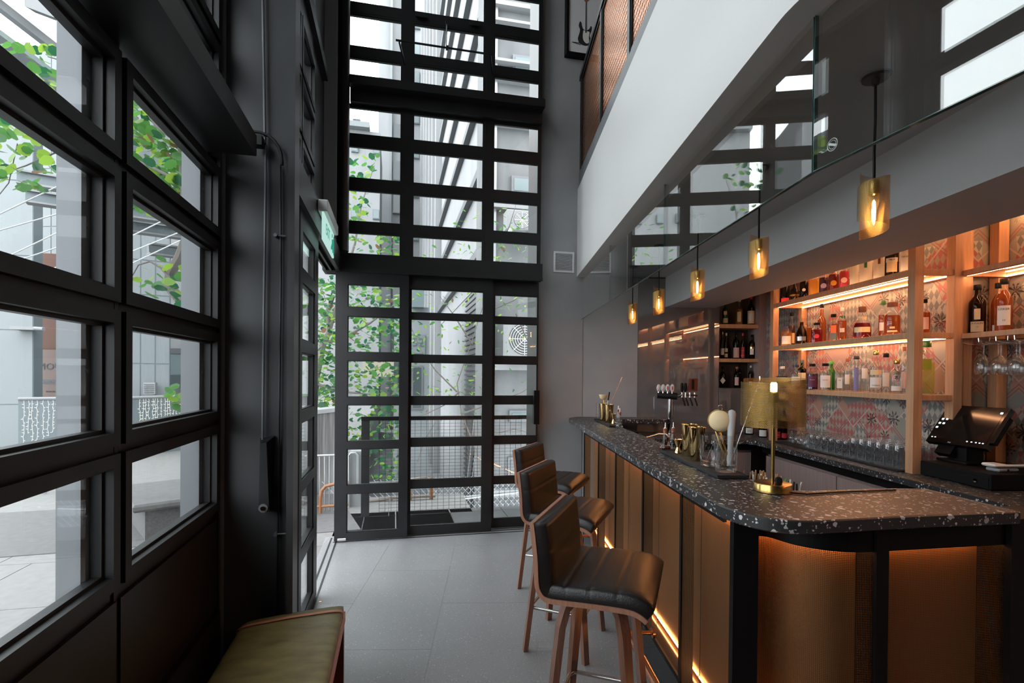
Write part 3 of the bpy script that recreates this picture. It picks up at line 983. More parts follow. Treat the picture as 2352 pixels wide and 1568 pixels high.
band(full, -.004, .09, .025, PB + .018).build('plinth', 'black_gloss', bf)
band(full, -.004, .01, PB + .006, PB + .022).build('bottom_rail', 'black', bf)
band(full[:12], -.002, .010, PT, ZB - .001).build('top_rail', 'black', bf)
band(nearp, -.002, .010, PTN, ZB - .001).build('top_rail', 'black', bf)
# inner body of the bar so no light leaks through
band(full, .10, .13, .03, ZB - .001).build('carcass', 'black', bf)

fr_ = thing('foot_rail', 'copper foot rail along the foot of the bar', 'rail')
rail = [(p[0], p[1]) for p in (W(fline(t) - .13, t) for t in np.linspace(4.5, 1.9, 10))]
MB().tube([(x, y, .235) for x, y in rail], .019, 12).build('tube', 'copper', fr_)
for t in (4.1, 3.35, 2.55, 2.0):
    a = W(fline(t) - .13, t, .235); b = W(fline(t), t, .235)
    MB().tube([a, b], .011, 10).tube([(b[0], b[1], b[2]), tuple(np.array(b) - NB * .012)], .026, 14).build('bracket', 'copper', fr_)

# ---------------------------------------------------------------- back counter and cabinets
ZC = .93
bc = thing('back_countertop', 'black terrazzo back counter with white chips below the shelves', 'countertop', (0, 0, 0), BR)
bpoly = [(2.352, -1.2), (UB2 - .004, -1.2), (UB2 - .004, TS3 - .005), (UB - .004, TS3 - .005), (UB - .004, TW - .004), (1.30, TW - .004), (1.30, 4.68), (2.20, 4.675), (2.30, 4.655), (2.345, 4.60)]
slab(MB(), bpoly, ZC - .04, ZC).build('terrazzo_slab', 'terrazzo_black', bc)
MB().box(2.40, UB2 - .01, -1.2, 4.60, ZC - .10, ZC - .041).box(1.32, 2.40, 4.72, TW - .01, ZC - .10, ZC - .041).build('under_rail', 'black', bc)
cabs = [(0, -1.2, -.2), (0, -.195, .8), (0, .805, 1.8), (0, 1.805, 2.75), (0, 2.755, 3.6), (0, 3.605, 4.56)]
order = ['first', 'second', 'third', 'fourth', 'fifth', 'corner']
for k, (_, a, b) in enumerate(cabs):
    cb = thing('back_cabinet', 'pale pink wood cabinet under the back counter, %s along from the near end' % order[k], 'cabinet', (0, 0, 0), BR)
    MB().box(2.44, UB2 - .02 if b < 3.2 else UB - .02, a, b, .08, ZC - .105).build('body', 'laminate', cb)
    MB().cbox(2.415, 2.438, a + .003, b - .003, .10, ZC - .125, .002).build('door', 'laminate', cb)
    MB().box(2.48, UB - .02, a, b, 0, .08).build('plinth', 'black', cb)
cb = thing('back_cabinet', 'pale pink wood cabinet under the tap end of the back counter', 'cabinet', (0, 0, 0), BR)
MB().box(1.9, 2.38, 4.76, TW - .02, .08, ZC - .105).build('body', 'laminate', cb)
MB().cbox(1.903, 2.37, 4.735, 4.758, .10, ZC - .125, .002).build('door', 'laminate', cb)
MB().box(1.9, 2.38, 4.8, TW - .02, 0, .08).build('plinth', 'black', cb)
ub = thing('under_bar_station', 'dark steel under-bar work station behind the bar top', 'station', (0, 0, 0), BR)
MB().box(1.0, 1.55, 1.95, 4.6, .60, .86).build('body', 'black', ub)
MB().box(1.0, 1.56, 1.95, 4.66, .86, .885).build('worktop', 'terrazzo_black', ub)
MB().box(1.04, 1.29, 4.62, TW - .01, .1, 1.0).build('end_body', 'black', ub)
MB().box(1.02, 1.06, 1.95, 4.9, .1, ZB - .002).build('apron', 'black', ub)

# ---------------------------------------------------------------- oak bottle shelves with LED strips
def shelf_unit(label, u0, u1, t0, t1, zs, posts, ztop, lit=(), ends=True):
    s = thing('shelf_unit', label, 'shelf', (0, 0, 0), BR)
    for (u, t, w, d) in posts: MB().cbox(u, u + d, t, t + w, ZC, ztop, .0015).build('post', 'oak', s)
    for z0, z1 in zs:
        MB().cbox(u0, u0 + .034, t0, t1, z0, z1, .0015).build('front_rail', 'oak', s)
        MB().cbox(u1 - .036, u1, t0, t1, z0, z1, .0015).build('rear_rail', 'oak', s)
        if ends:
            for a in (t0, t1 - .034): MB().cbox(u0 + .034, u1 - .036, a, a + .034, z0, z1, .0015).build('end_rail', 'oak', s)
        g = MB().box(u0 + .030, u1 - .03, t0 + .01, t1 - .01, z1 - .012, z1 - .002).build('glass_shelf', 'shelf_glass', s)
        a, b = t0 + .036, t1 - .036
        if (z0, z1) in lit:
            MB().box(u0 + .035, u0 + .043, a, b, z0 + .001, z0 + .008).build('led_strip', 'led_shelf', s)
            MB().box(u1 - .045, u1 - .037, a, b, z0 + .001, z0 + .008).build('led_strip', 'led_shelf', s)
    MB().box(u1 - .06, u1 - .05, t0 + .05, t1 - .05, ztop - .03, ztop - .02).build('led_strip', 'led_shelf', s)
    return s


ZS1, ZS2, ZS3 = (2.120, 2.155), (1.742, 1.776), (1.368, 1.402)
UF, UR = 2.494, 2.800
TA, TBB = 3.030, 4.655
shelf_unit('oak framed bottle shelf with three lit glass shelves', UF, UR, TA + .02, TBB - .02, [ZS3, ZS2, ZS1],
           [(UF - .002, TBB - .046, .052, .052), (UF - .002, TA, .056, .056), (UR - .05, TBB - .048, .05, .05), (UR - .055, TA + .01, .06, .055)], 2.50, (ZS1, ZS2))
UF2, UR2 = 2.790, 3.110
su2 = shelf_unit('oak framed recessed shelf with hanging wine glasses above the till', UF2, UR2, -.6, 3.085, [(1.740, 1.770), (2.115, 2.145)],
                 [(UF2 + .012, 3.06, .075, .075), (UR2 - .065, 3.072, .06, .065), (UF2, 1.2, .06, .06), (UF2, -.6, .06, .06)], 2.50, ((2.115, 2.145),))
# hanging rails for stemware
for k in range(10):
    t = 3.02 - k * .105
    pts = [(UF2 + .02, t + .035, 1.738), (UF2 + .02, t + .033, 1.716), (UF2 + .05, t + .022, 1.706), (UR2 - .06, t + .022, 1.706)]
    pts2 = [(p[0], 2 * t - p[1], p[2]) for p in pts]
    MB().tube(pts, .0028, 6).tube(pts2, .0028, 6).build('glass_rail', 'chrome', su2)

# ---------------------------------------------------------------- bottles


def liquid(name, tint, col, mixd=.3):
    nt = newmat(name)
    tr = N(nt, 'ShaderNodeBsdfTransparent', ins={0: rgb(tint)})
    df = N(nt, 'ShaderNodeBsdfPrincipled', ins={'Base Color': rgb(col), 'Roughness': .1})
    mx = N(nt, 'ShaderNodeMixShader', ins={0: mixd, 1: tr.outputs[0], 2: df.outputs[0]})
    N(nt, 'ShaderNodeOutputMaterial', ins={0: mx.outputs[0]})


liquid('liq_amber', (.72, .24, .035), (.55, .16, .02), .35)
liquid('liq_gold', (.88, .50, .12), (.75, .38, .07), .3)
liquid('liq_dark', (.28, .05, .012), (.12, .02, .006), .5)
liquid('liq_red', (.35, .012, .02), (.30, .012, .02), .5)
liquid('liq_pink', (.75, .06, .10), (.70, .04, .08), .5)
liquid('liq_purple', (.10, .02, .08), (.07, .015, .06), .6)
liquid('liq_yellow', (.95, .62, .12), (.95, .55, .08), .5)
liquid('liq_clear', (.93, .94, .93), (.6, .6, .6), .04)
liquid('liq_lime', (.88, .86, .48), (.7, .7, .3), .15)
thin_glass('glass_green', (.10, .34, .05), 1.2, haze=.3, hazecol=(.05, .35, .03))
thin_glass('glass_brown', (.16, .06, .02), 1.4, haze=.5, hazecol=(.02, .008, .004))
thin_glass('glass_black', (.01, .01, .01), 1.6, haze=.6, hazecol=(.004, .004, .005))
pbr('cap_navy', (.02, .03, .06), .4)
pbr('cap_green', (.03, .16, .04), .4)
pbr('cap_lime', (.10, .45, .06), .3)
pbr('cap_wood', (.22, .07, .035), .45)
pbr('label_purple', (.10, .015, .06), .5)
pbr('label_blue', (.20, .20, .42), .5)
pbr('label_lilac', (.42, .36, .62), .5)
pbr('label_orange', (.75, .18, .06), .5)
pbr('label_olive', (.30, .32, .02), .5)
pbr('label_teal', (.10, .14, .15), .5)

PROF = {
    'std': [(.0, .0), (.9, .0), (1, .02), (1, .60), (.93, .66), (.62, .73), (.40, .77), (.34, .82), (.34, .93)],
    'tall': [(.0, .0), (.92, .0), (1, .02), (1, .58), (.92, .65), (.5, .72), (.38, .76), (.36, .94)],
    'slim': [(.0, .0), (.92, .0), (1, .02), (1, .52), (.9, .60), (.6, .66), (.42, .72), (.38, .94)],
    'square': [(.0, .0), (.93, .0), (1, .02), (1, .62), (.94, .68), (.5, .73), (.36, .76), (.34, .92)],
    'squat': [(.0, .0), (.88, .0), (1, .04), (1, .55), (.9, .64), (.55, .72), (.36, .76), (.34, .9)],
    'bulb': [(.0, .0), (.85, .0), (.98, .04), (1, .22), (.97, .34), (.86, .47), (.62, .60), (.40, .68), (.32, .72), (.30, .86)],
    'round': [(.0, .0), (.45, .0), (.85, .10), (1, .26), (.98, .38), (.78, .52), (.40, .62), (.30, .66), (.30, .86)],
}


def label_patch(r, z0, z1, half, mat, parent, square, asp=1., name='label', r2=None, off=.0009):
    mb = MB()
    if square:
        w = r * .88 * half / .9
        mb.box(-w, w, -(r * asp) - off - .0004, -(r * asp) + .0004, z0, z1)
    else:
        n = 8
        for i in range(n):
            a, b = -math.pi / 2 - half + 2 * half * i / n, -math.pi / 2 - half + 2 * half * (i + 1) / n
            R = r + off
            mb.quad((R * math.cos(a), R * math.sin(a), z0), (R * math.cos(b), R * math.sin(b), z0), (R * math.cos(b), R * math.sin(b), z1), (R * math.cos(a), R * math.sin(a), z1))
    return mb.build(name, mat, parent)


def bottle(label, p, h, r, style, glass, liq, cap, labels=(), lvl=.62, sq=None, asp=1., face=None, capk=1.25, words_=(), oval=None, group='bottles on the back bar shelves', name='bottle', turn=0.):
    """p world base point; labels: (z0 frac, z1 frac, half angle, material)"""
    d = np.array([0. - p[0], 0. - p[1]]) if face is None else np.array(face)
    rz = math.atan2(d[0], -d[1]) + turn
    b = thing(name, label, 'bottle', tuple(p), rz, group)
    prof = [(a * r if a < .999 or True else r, z * h) for a, z in PROF[style]]
    prof = [(max(a, .0), z) for a, z in prof]
    square = style == 'square' if sq is None else sq
    mk = (lambda pr_, n=18: MB().sqlathe([(max(a, .0004), z) for a, z in pr_], 20, (0, 0, 0), 5., asp)) if square else (lambda pr_, n=18: MB().lathe(pr_, 18))
    body = mk(prof).build('glass', glass, b)
    if liq:
        lp = [(max(a - .0022, 0), max(z, .004 * 1 if z < .004 else z)) for a, z in prof if z <= lvl * h]
        lp = [(a, z + (.004 if z < .003 else 0)) for a, z in lp]
        ra = float(np.interp(lvl * h, [z for _, z in prof], [a for a, _ in prof])) - .0022
        lp.append((ra, lvl * h)); lp.append((0.0004, lvl * h))
        mk(lp).build('liquid', liq, b)
    zn = prof[-1][1]; rn = prof[-1][0] if not square else prof[-1][0]
    if cap:
        MB().lathe([(rn * capk * .96, zn - h * .035), (rn * capk, zn - h * .03), (rn * capk, h * .99), (rn * capk * .9, h)], 14).build('cap', cap, b)
    for z0, z1, half, mt in labels:
        rr = float(np.interp((z0 + z1) / 2 * h, [z for _, z in prof], [a for a, _ in prof]))
        label_patch(rr, z0 * h, z1 * h, half, mt, b, square, asp)
    if oval:
        zc_, ro, mt = oval
        MB().disc((0, -r * asp - .0008, zc_ * h), (0, 1, 0), ro, 20, .001).build('label', mt, b)
    for txt, zf, size, mt in words_:
        text('lettering', txt, mt, b, (0, -r * asp - .0022, zf * h), size)
    return b


def at(px, u, z):
    q = onu(px, 700, u); U_, T_, _ = ut(q)
    return W(U_, T_, z)


def hpx(px, ytop, u, z):
    return float(onu(px, ytop, u)[2]) - z


def rpx(px, w, u):
    q = onu(px, 800, u); dep = float(np.dot(q - CAM, FWD)); lat = (px - CX) / FPX
    return .5 * w * dep / FPX / math.sqrt(1 + lat * lat * .75)


Z2, Z3, Z1 = 1.7765, 1.4025, 2.1555
UFB, URB = 2.588, 2.70


def bt(desc, px, w, ytop, row, z, style, glass, liq, cap, labels=(), h=None, **k):
    u = UFB if row == 'f' else URB
    hh = h or hpx(px, ytop, u, z)
    return bottle(desc, at(px, u, z), hh, rpx(px, w, u), style, glass, liq, cap, labels, **k)


MS = ' on the middle oak shelf'
bt('pale amber bottle with navy cap and white label' + MS, 1807, 25, 741, 'f', Z2, 'squat', 'clear_glass', 'liq_gold', 'cap_navy', [(.08, .42, .9, 'paper')], capk=1.5)
bt('dark amber whisky bottle with tall black cap behind the pale amber one', 1819, 17, 718, 'r', Z2, 'tall', 'clear_glass', 'liq_dark', 'black', [(.1, .4, .9, 'paper_cream')], capk=1.4)
bt('near-black rum decanter with crystal stopper and silver label' + MS, 1842, 27, 731, 'f', Z2, 'bulb', 'glass_brown', 'liq_dark', 'clear_glass', [(.14, .30, .8, 'aluminium')], lvl=.5, capk=1.7)
bt('amber bottle with crystal stopper behind the rum decanter', 1856, 20, 729, 'r', Z2, 'std', 'clear_glass', 'liq_amber', 'clear_glass', [], capk=1.5)
bt('square dark red bottle with round red label' + MS, 1877, 27, 741, 'f', Z2, 'square', 'clear_glass', 'liq_red', 'black', [], lvl=.66, oval=(.33, .017, 'red_print'), capk=1.6)
bt('tall slender golden bottle with black cap' + MS, 1888, 21, 698, 'r', Z2, 'slim', 'clear_glass', 'liq_amber', 'black', [], lvl=.86, capk=1.15)
bt('square amber bourbon bottle with black cap and orange label' + MS, 1915, 23, 721, 'f', Z2, 'square', 'clear_glass', 'liq_amber', 'black', [(.30, .58, .55, 'label_orange'), (.06, .30, .62, 'label_teal')], capk=1.6)
bt('amber bourbon bottle with green neck band' + MS, 1935, 21, 706, 'r', Z2, 'std', 'clear_glass', 'liq_amber', 'paper', [(.70, .76, 3.1, 'cap_green'), (.28, .40, .5, 'paper')], capk=1.3)
bt('bulbous dark rum bottle with wide cream label' + MS, 1981, 42, 704, 'f', Z2, 'bulb', 'clear_glass', 'liq_red', 'cap_wood', [(.19, .35, 1.0, 'paper_cream'), (.58, .68, 1.2, 'paper_cream')], lvl=.48, capk=1.4)
bt('amber whiskey bottle with dark green cap behind the jug bottle', 2029, 22, 691, 'r', Z2, 'std', 'clear_glass', 'liq_amber', 'cap_green', [(.2, .42, .8, 'paper')], capk=1.5)
bt('amber jug bottle with round wooden stopper' + MS, 2050, 38, 694, 'f', Z2, 'squat', 'clear_glass', 'liq_amber', 'cap_wood', [(.10, .15, .6, 'paper_cream'), (.20, .26, .3, 'paper_cream')], lvl=.6, capk=1.9)
bt('amber bottle with black cap beside the oak post' + MS, 2124, 27, 687, 'r', Z2, 'std', 'clear_glass', 'liq_amber', 'black', [(.14, .48, .75, 'paper_pink'), (.72, .88, 1.2, 'paper')], capk=1.4)

LS = ' on the lowest oak shelf'
bt('short clear bottle with white cap and black label' + LS, 1798, 28, 841, 'f', Z3, 'square', 'clear_glass', 'liq_clear', 'paper', [(.1, .55, .9, 'ink')], capk=1.4)
bt('clear gin bottle with blue cap and white label' + LS, 1830, 26, 837, 'f', Z3, 'std', 'clear_glass', 'liq_clear', 'cap_navy', [(.1, .5, .8, 'paper')], capk=1.6)
bt('black bottle with slate cap and cream label' + LS, 1844, 19, 826, 'r', Z3, 'square', 'glass_black', None, 'label_teal', [(.3, .55, .9, 'paper_cream')], capk=1.3)
bt('dark purple gin bottle with purple label' + LS, 1868, 27, 835, 'f', Z3, 'std', 'clear_glass', 'liq_purple', 'black', [(.1, .52, .8, 'label_purple')], capk=1.6, words_=[('PILLARS', .38, .0105, 'paper_pink')])
bt('clear gin bottle with black cap and pale pink label' + LS, 1898, 29, 834, 'f', Z3, 'std', 'clear_glass', 'liq_clear', 'black', [(.1, .55, .85, 'paper')], capk=1.6, words_=[('PILLARS', .38, .0105, 'red_print')])
bt('green glass bottle with lime cap' + LS, 1912, 17, 829, 'r', Z3, 'std', 'glass_green', None, 'cap_lime', [], capk=1.9)
bt('square clear gin bottle with small white label' + LS, 1931, 24, 834, 'f', Z3, 'square', 'clear_glass', 'liq_clear', 'clear_glass', [(.1, .48, .5, 'paper')], capk=1.2, words_=[('AIR', .38, .011, 'ink')])
bt('clear bottle with cork stopper behind the square gin bottle', 1948, 16, 823, 'r', Z3, 'std', 'clear_glass', 'liq_clear', 'cork', [(.2, .5, .7, 'paper')], capk=1.4)
bt('tall clear bottle with narrow blue label' + LS, 1969, 25, 817, 'f', Z3, 'tall', 'clear_glass', 'liq_clear', 'cap_navy', [(.02, .68, .42, 'label_blue')], capk=1.5)
bt('tallest clear slim bottle with cream stopper' + LS, 1988, 18, 793, 'r', Z3, 'slim', 'clear_glass', 'liq_clear', 'paper', [(.28, .5, .8, 'paper')], capk=1.3)
bt('clear vodka bottle with gold cap and cream label' + LS, 2014, 30, 805, 'f', Z3, 'std', 'clear_glass', 'liq_clear', 'brass', [(.12, .36, .95, 'paper'), (.42, .54, .95, 'paper_cream')], capk=1.35, words_=[('VODKA', .17, .0125, 'ink')])
bt('clear bottle with black cap and white label behind the vodka', 2037, 22, 811, 'r', Z3, 'std', 'clear_glass', 'liq_clear', 'black', [(.15, .5, .75, 'paper')], capk=1.8)
bt('clear bottle with large black B on its label' + LS, 2062, 32, 825, 'f', Z3, 'squat', 'clear_glass', 'liq_clear', 'brass', [(.08, .22, .8, 'paper')], capk=1.3, words_=[('B', .46, .034, 'ink')])
bt('clear bottle with pink label partly behind the oak post', 2079, 18, 796, 'r', Z3, 'tall', 'clear_glass', 'liq_clear', 'cork', [(.1, .45, .8, 'paper_pink')], capk=1.4)
bt('pale yellow vodka bottle with green cap and green label' + LS, 2131, 36, 783, 'r', Z3, 'square', 'clear_glass', 'liq_lime', 'cap_green', [(.46, .66, .6, 'label_olive')], lvl=.6, capk=1.6, oval=None)

TSF = ' on the top oak shelf'
tb_ = [('black bottle with white script label', 1787, 11, 'tall', 'glass_black', None, 'black', [(.1, .55, .8, 'ink_grey')], .28, {}),
       ('black liqueur bottle with red label', 1803, 20, 'squat', 'glass_black', None, 'black', [(.05, .2, 1., 'red_print')], .24, {}),
       ('round dark liqueur bottle with gold belt', 1825, 24, 'round', 'glass_brown', 'liq_dark', 'brass', [(.22, .30, 1.5, 'brass')], .19, {}),
       ('black rum bottle with white emblem', 1846, 20, 'std', 'glass_black', None, 'cork', [], .21, dict(oval=(.35, .013, 'paper'))),
       ('bright yellow liqueur bottle', 1869, 25, 'square', 'clear_glass', 'liq_yellow', 'cork', [], .215, {}),
       ('purple liqueur bottle with lilac oval label', 1891, 21, 'squat', 'clear_glass', 'liq_purple', 'cork', [], .21, dict(oval=(.3, .02, 'label_lilac'))),
       ('red-amber liqueur bottle with yellow oval label', 1914, 25, 'squat', 'clear_glass', 'liq_red', 'cork', [], .21, dict(oval=(.3, .02, 'liq_yellow'))),
       ('pink liqueur bottle with pale oval label', 1938, 21, 'squat', 'clear_glass', 'liq_pink', 'cork', [], .215, dict(oval=(.3, .02, 'paper_pink'))),
       ('plain frosted bottle next to the pink one', 1961, 20, 'tall', 'frost_glass', 'liq_clear', 'paper', [], .30, {}),
       ('frosted bottle with green curled emblem', 1987, 29, 'tall', 'frost_glass', 'liq_clear', 'paper', [(.36, .58, .22, 'cap_green')], .30, {}),
       ('frosted bottle with brown curled emblem', 2018, 26, 'tall', 'frost_glass', 'liq_clear', 'paper', [(.36, .58, .22, 'cap_wood')], .30, {}),
       ('dark brown liqueur bottle with cream and orange label', 2047, 32, 'std', 'glass_brown', 'liq_dark', 'black', [(.12, .36, .8, 'paper_cream'), (.36, .46, .9, 'paper')], .27, dict(words_=[('MBUIE', .41, .012, 'ink')])),
       ('clear bottle with white label and yellow dot', 2077, 23, 'tall', 'frost_glass', 'liq_clear', 'paper', [(.08, .45, .85, 'paper')], .30, dict(words_=[('ORUJA', .36, .012, 'ink')]))]
for d, px, w, st, gl, lq, cp, lb, h, kw in tb_:
    bottle(d + TSF, at(px, UFB, Z1), h, rpx(px, w, UFB), st, gl, lq, cp, lb, **kw)

US = ' above the hanging glasses'
for d, px, u, w, yt, lq, lb, wd, st in [
    ('dark whisky bottle with cream labels' + US, 2245, 2.88, 39, 654, 'liq_dark', [(.03, .24, .8, 'paper_cream'), (.28, .50, .35, 'paper_cream')], [('AVULIN', .20, .015, 'ink'), ('16', .13, .012, 'brass_dark')], 'std'),
    ('amber whisky bottle half hidden behind another' + US, 2293, 2.97, 34, 650, 'liq_amber', [(.05, .16, .8, 'paper')], [], 'std'),
    ('amber whisky bottle with white label' + US, 2306, 2.88, 41, 640, 'liq_amber', [(.11, .48, .75, 'paper')], [('LISKER', .41, .0165, 'ink'), ('10', .20, .014, 'ink')], 'std')]:
    bottle(d, at(px, u, 1.7705), hpx(px, yt, u, 1.7705), rpx(px, w, u), st, 'clear_glass' if lq == 'liq_amber' else 'glass_brown', lq, 'black', lb, lvl=.78, words_=wd, capk=1.45)

# bottles in the wall niche
nb_ = [('yellow-green liqueur bottle with red banded label', 1665, 2.0425, 15, .245, 'std', 'glass_green', 'liq_gold', 'red_print', [(.08, .28, .9, 'paper_cream'), (.42, .58, .5, 'paper_cream')]),
       ('pale amber bottle with cream labels', 1697, 2.0425, 16, .27, 'tall', 'clear_glass', 'liq_gold', 'aluminium', [(.12, .5, .6, 'paper_cream')]),
       ('dark green bottle in a brown paper wrap', 1724, 2.0425, 16, .30, 'tall', 'glass_black', None, 'red_print', [(.05, .5, 1.6, 'paper_cream'), (.14, .42, .8, 'paper')]),
       ('black aperitif bottle with white label', 1659, 1.6885, 11, .285, 'std', 'glass_black', None, 'brass', [(.14, .38, .9, 'paper')]),
       ('dark bottle with cream banded label', 1668, 1.6885, 9, .27, 'std', 'glass_brown', None, 'paper', [(.06, .2, .9, 'paper_cream'), (.26, .4, .9, 'paper_cream')]),
       ('dark bottle with broad kraft label', 1691, 1.6885, 16, .28, 'std', 'glass_black', None, 'black', [(.04, .42, 1., 'paper_pink')]),
       ('dark bottle with red and white label and red cap', 1706, 1.6885, 10, .27, 'std', 'glass_black', None, 'red_print', [(.04, .46, .9, 'red_print'), (.1, .16, .9, 'paper'), (.3, .36, .9, 'paper')]),
       ('dark red aperitif bottle with white label', 1727, 1.6885, 15, .255, 'std', 'glass_brown', None, 'black', [(.18, .42, .6, 'paper'), (.42, .50, .9, 'brass')]),
       ('squat black gin bottle with pale diamond label', 1661, 1.386, 16, .22, 'squat', 'glass_black', None, 'black', []),
       ('tall dark green bottle', 1700, 1.386, 9, .29, 'slim', 'glass_black', None, 'label_teal', []),
       ('dark bottle with orange cap and pink label', 1693, 1.386, 14, .22, 'std', 'glass_black', None, 'label_orange', [(.12, .5, .7, 'paper_pink')]),
       ('dark red bottle with white cap', 1725, 1.386, 11, .235, 'std', 'glass_brown', 'liq_red', 'paper', [(.1, .3, .8, 'paper')])]
for d, px, z, w, h, st, gl, lq, cp, lb in nb_:
    lev_ = {2.0425: 'upper', 1.6885: 'middle', 1.386: 'lower'}[z]
    q = ont(px, 800, TW + (.10 if 'tall dark green' not in d else .17)); dep = float(np.dot(q - CAM, FWD))
    bb = bottle(d + ' on the %s niche shelf' % lev_, (q[0], q[1], z), h, .5 * w * dep / FPX / 1.1, st, gl, lq, cp, lb, group='bottles in the wall niche')
    if 'diamond' in d:
        MB().prism([(-.027, 0), (0, -.036), (.027, 0), (0, .036)], -.0006, .0006).build('label', 'paper', bb).matrix_local = Matrix.Translation((0, -.5 * w * dep / FPX / 1.1 - .003, .075)) @ Matrix.Rotation(math.pi / 2, 4, 'X')

# wine bottles on the back counter, under the lamp shade
for d, px, py, w, lb, wd in [('black wine bottle with white DX label', 1721, 997, 21, [(.04, .22, .9, 'paper')], [('DX', .12, .022, 'label_purple')]),
                             ('black wine bottle with plain white label', 1752, 1004, 21, [(.04, .24, .9, 'paper')], []),
                             ('black wine bottle with red dotted label', 1785, 1008, 19, [(.04, .24, .9, 'red_print'), (.12, .15, .9, 'paper')], []),
                             ('black wine bottle with red label beside the glasses', 1801, 1009, 15, [(.05, .2, .9, 'red_print')], [])]:
    q = onz(px, py, ZC); dep = float(np.dot(q - CAM, FWD))
    bottle(d + ' on the back counter', (q[0], q[1], ZC), .30, .5 * w * dep / FPX / 1.12, 'std', 'glass_black', None, 'black', lb, words_=wd, group='wine bottles on the back counter')

# ---------------------------------------------------------------- hanging wine glasses
WG = [(.0335, 0.), (.034, -.003), (.008, -.010), (.0042, -.020), (.004, -.075), (.006, -.085), (.022, -.098), (.038, -.118), (.0435, -.145), (.042, -.180), (.037, -.195)]
wg_me = MB().lathe(WG, 24, cap=False).mesh('wine_glass', 'wine_glass', 60)
ORD = ['first', 'second', 'third', 'fourth', 'fifth', 'sixth', 'seventh', 'eighth', 'ninth', 'tenth', 'eleventh', 'twelfth', 'thirteenth', 'fourteenth', 'fifteenth', 'sixteenth', 'seventeenth']
for row, uu, labr in ((0, UF2 + .07, 'front'), (1, UF2 + .16, 'rear')):
    for k in range(9):
        t = 2.9675 - k * .105
        o = bpy.data.objects.new('wine_glass', wg_me); COL.objects.link(o)
        o.location = W(uu, t, 1.7175); o.scale = (1.02, 1.02, .98)
        tag(o, '%s stemmed glass from the oak post in the %s hanging row' % (ORD[k], labr), 'glass', 'hanging wine glasses')

# glasses standing upside down on the back counter mat
mat_ = MB().cbox(2.455, 2.735, 3.095, 4.50, ZC + .0005, ZC + .010, .002).build('bar_mat', 'black_rubber', None, None, BR)
tag(mat_, 'black rubber bar mat under the upturned glasses', 'mat')
tum = MB().lathe([(.033, 0), (.0335, .002), (.030, .105), (.028, .118), (.024, .121), (.0005, .121)], 18, cap=False).lathe([(.0005, .108), (.027, .108)], 18, cap=False).mesh('tumbler', 'wine_glass', 50)
hib = MB().lathe([(.0325, 0), (.033, .002), (.029, .135), (.027, .146), (.023, .148), (.0005, .148)], 18, cap=False).lathe([(.0005, .136), (.026, .136)], 18, cap=False).mesh('highball_glass', 'wine_glass', 50)
stg = MB().lathe([(.027, 0), (.0275, .002), (.033, .03), (.029, .062), (.010, .078), (.0045, .085), (.0045, .105), (.030, .116), (.031, .119), (.0005, .120)], 18, cap=False).mesh('coupe_glass', 'wine_glass', 60)
for i in range(4):
    for j in range(17):
        t = 3.14 + j * .079 + (i % 2) * .01; u = 2.495 + i * .068
        if t > 4.46 or (i == 0 and t > 4.1): continue
        me, nm, lb = (hib, 'highball_glass', 'tall clear tumbler') if t < 3.55 else ((tum, 'tumbler', 'clear tumbler') if t < 4.02 else (stg, 'coupe_glass', 'short stemmed glass'))
        lb = 'upturned %s on the bar mat, %s from the till in the %s row' % (lb, ORD[j], ['front', 'second', 'third', 'back'][i])
        o = bpy.data.objects.new(nm, me); COL.objects.link(o); o.location = W(u, t, ZC + .0105); o.rotation_euler = (0, 0, random.random() * 6)
        tag(o, lb, 'glass', 'glasses on the bar mat')

pbr('mezz_wall', (.10, .05, .03), .6)  # brown stands in for dim warm light behind the balustrade mesh
pbr('bronze', (.06, .035, .025), .4, .6)

# ---------------------------------------------------------------- pendant lamps over the bar
ZCL = 2.512
UPN = 1.270
pend_t = [1.722, 2.488, 3.250, 4.020, 4.790]
plabel = ['nearest brass mesh pendant lamp with its ceiling rose in view', 'second perforated brass pendant lamp from the near end of the bar', 'middle perforated brass pendant lamp over the bar',
          'fourth perforated brass pendant lamp over the bar', 'farthest perforated brass pendant lamp, next to the grey wall']


def pendant(t, label):
    b = W(UPN, t, 0)
    p = thing('pendant_lamp', label, 'lamp', (b[0], b[1], ZCL), math.atan2(-b[0], b[1]) * 0 + math.atan2(0 - b[0], -(0 - b[1])), 'brass pendant lamps in a row')
    MB().lathe([(.040, -.012), (.041, -.006), (.041, 0)], 24).lathe([(.010, -.03), (.013, -.012)], 14).build('ceiling_rose', 'bronze', p)
    MB().lathe([(.046, -.003), (.046, 0)], 28).build('rose_ring', 'plastic_grey', p)
    zc_ = -.425
    MB().tube([(0, 0, -.01), (.001, 0, -.15), (-.001, 0, -.25), (0, 0, zc_ + .07)], .0042, 8).build('cord', 'black', p)
    path, zs = [], []
    n = 40
    for i in range(n + 1):
        k = i / n; a = math.pi + 2.06 * math.pi * k
        r = .0475 - .0075 * k
        path.append((r * math.cos(a), r * math.sin(a)))
        hh = .055 + .062 * k
        zs.append((zc_ - hh - .004 * k, zc_ + hh))
    MB().sheet(path, 0, 0, True, zs).build('shade', 'brass_perf', p)
    MB().lathe([(.014, zc_ + .075), (.016, zc_ + .07), (.016, zc_ + .028), (.010, zc_ + .024)], 14).build('socket', 'brass', p)
    blb = MB().lathe([(.009, zc_ + .024), (.010, zc_ + .01), (.013, zc_ - .02), (.0135, zc_ - .055), (.009, zc_ - .072), (.0005, zc_ - .076)], 14).build('bulb', 'clear_glass', p)
    MB().lathe([(.0005, zc_ + .012), (.0045, zc_ + .005), (.006, zc_ - .03), (.005, zc_ - .058), (.0005, zc_ - .064)], 10).build('filament', 'bulb', blb)
    return p


for t, l in zip(pend_t, plabel): pendant(t, l)

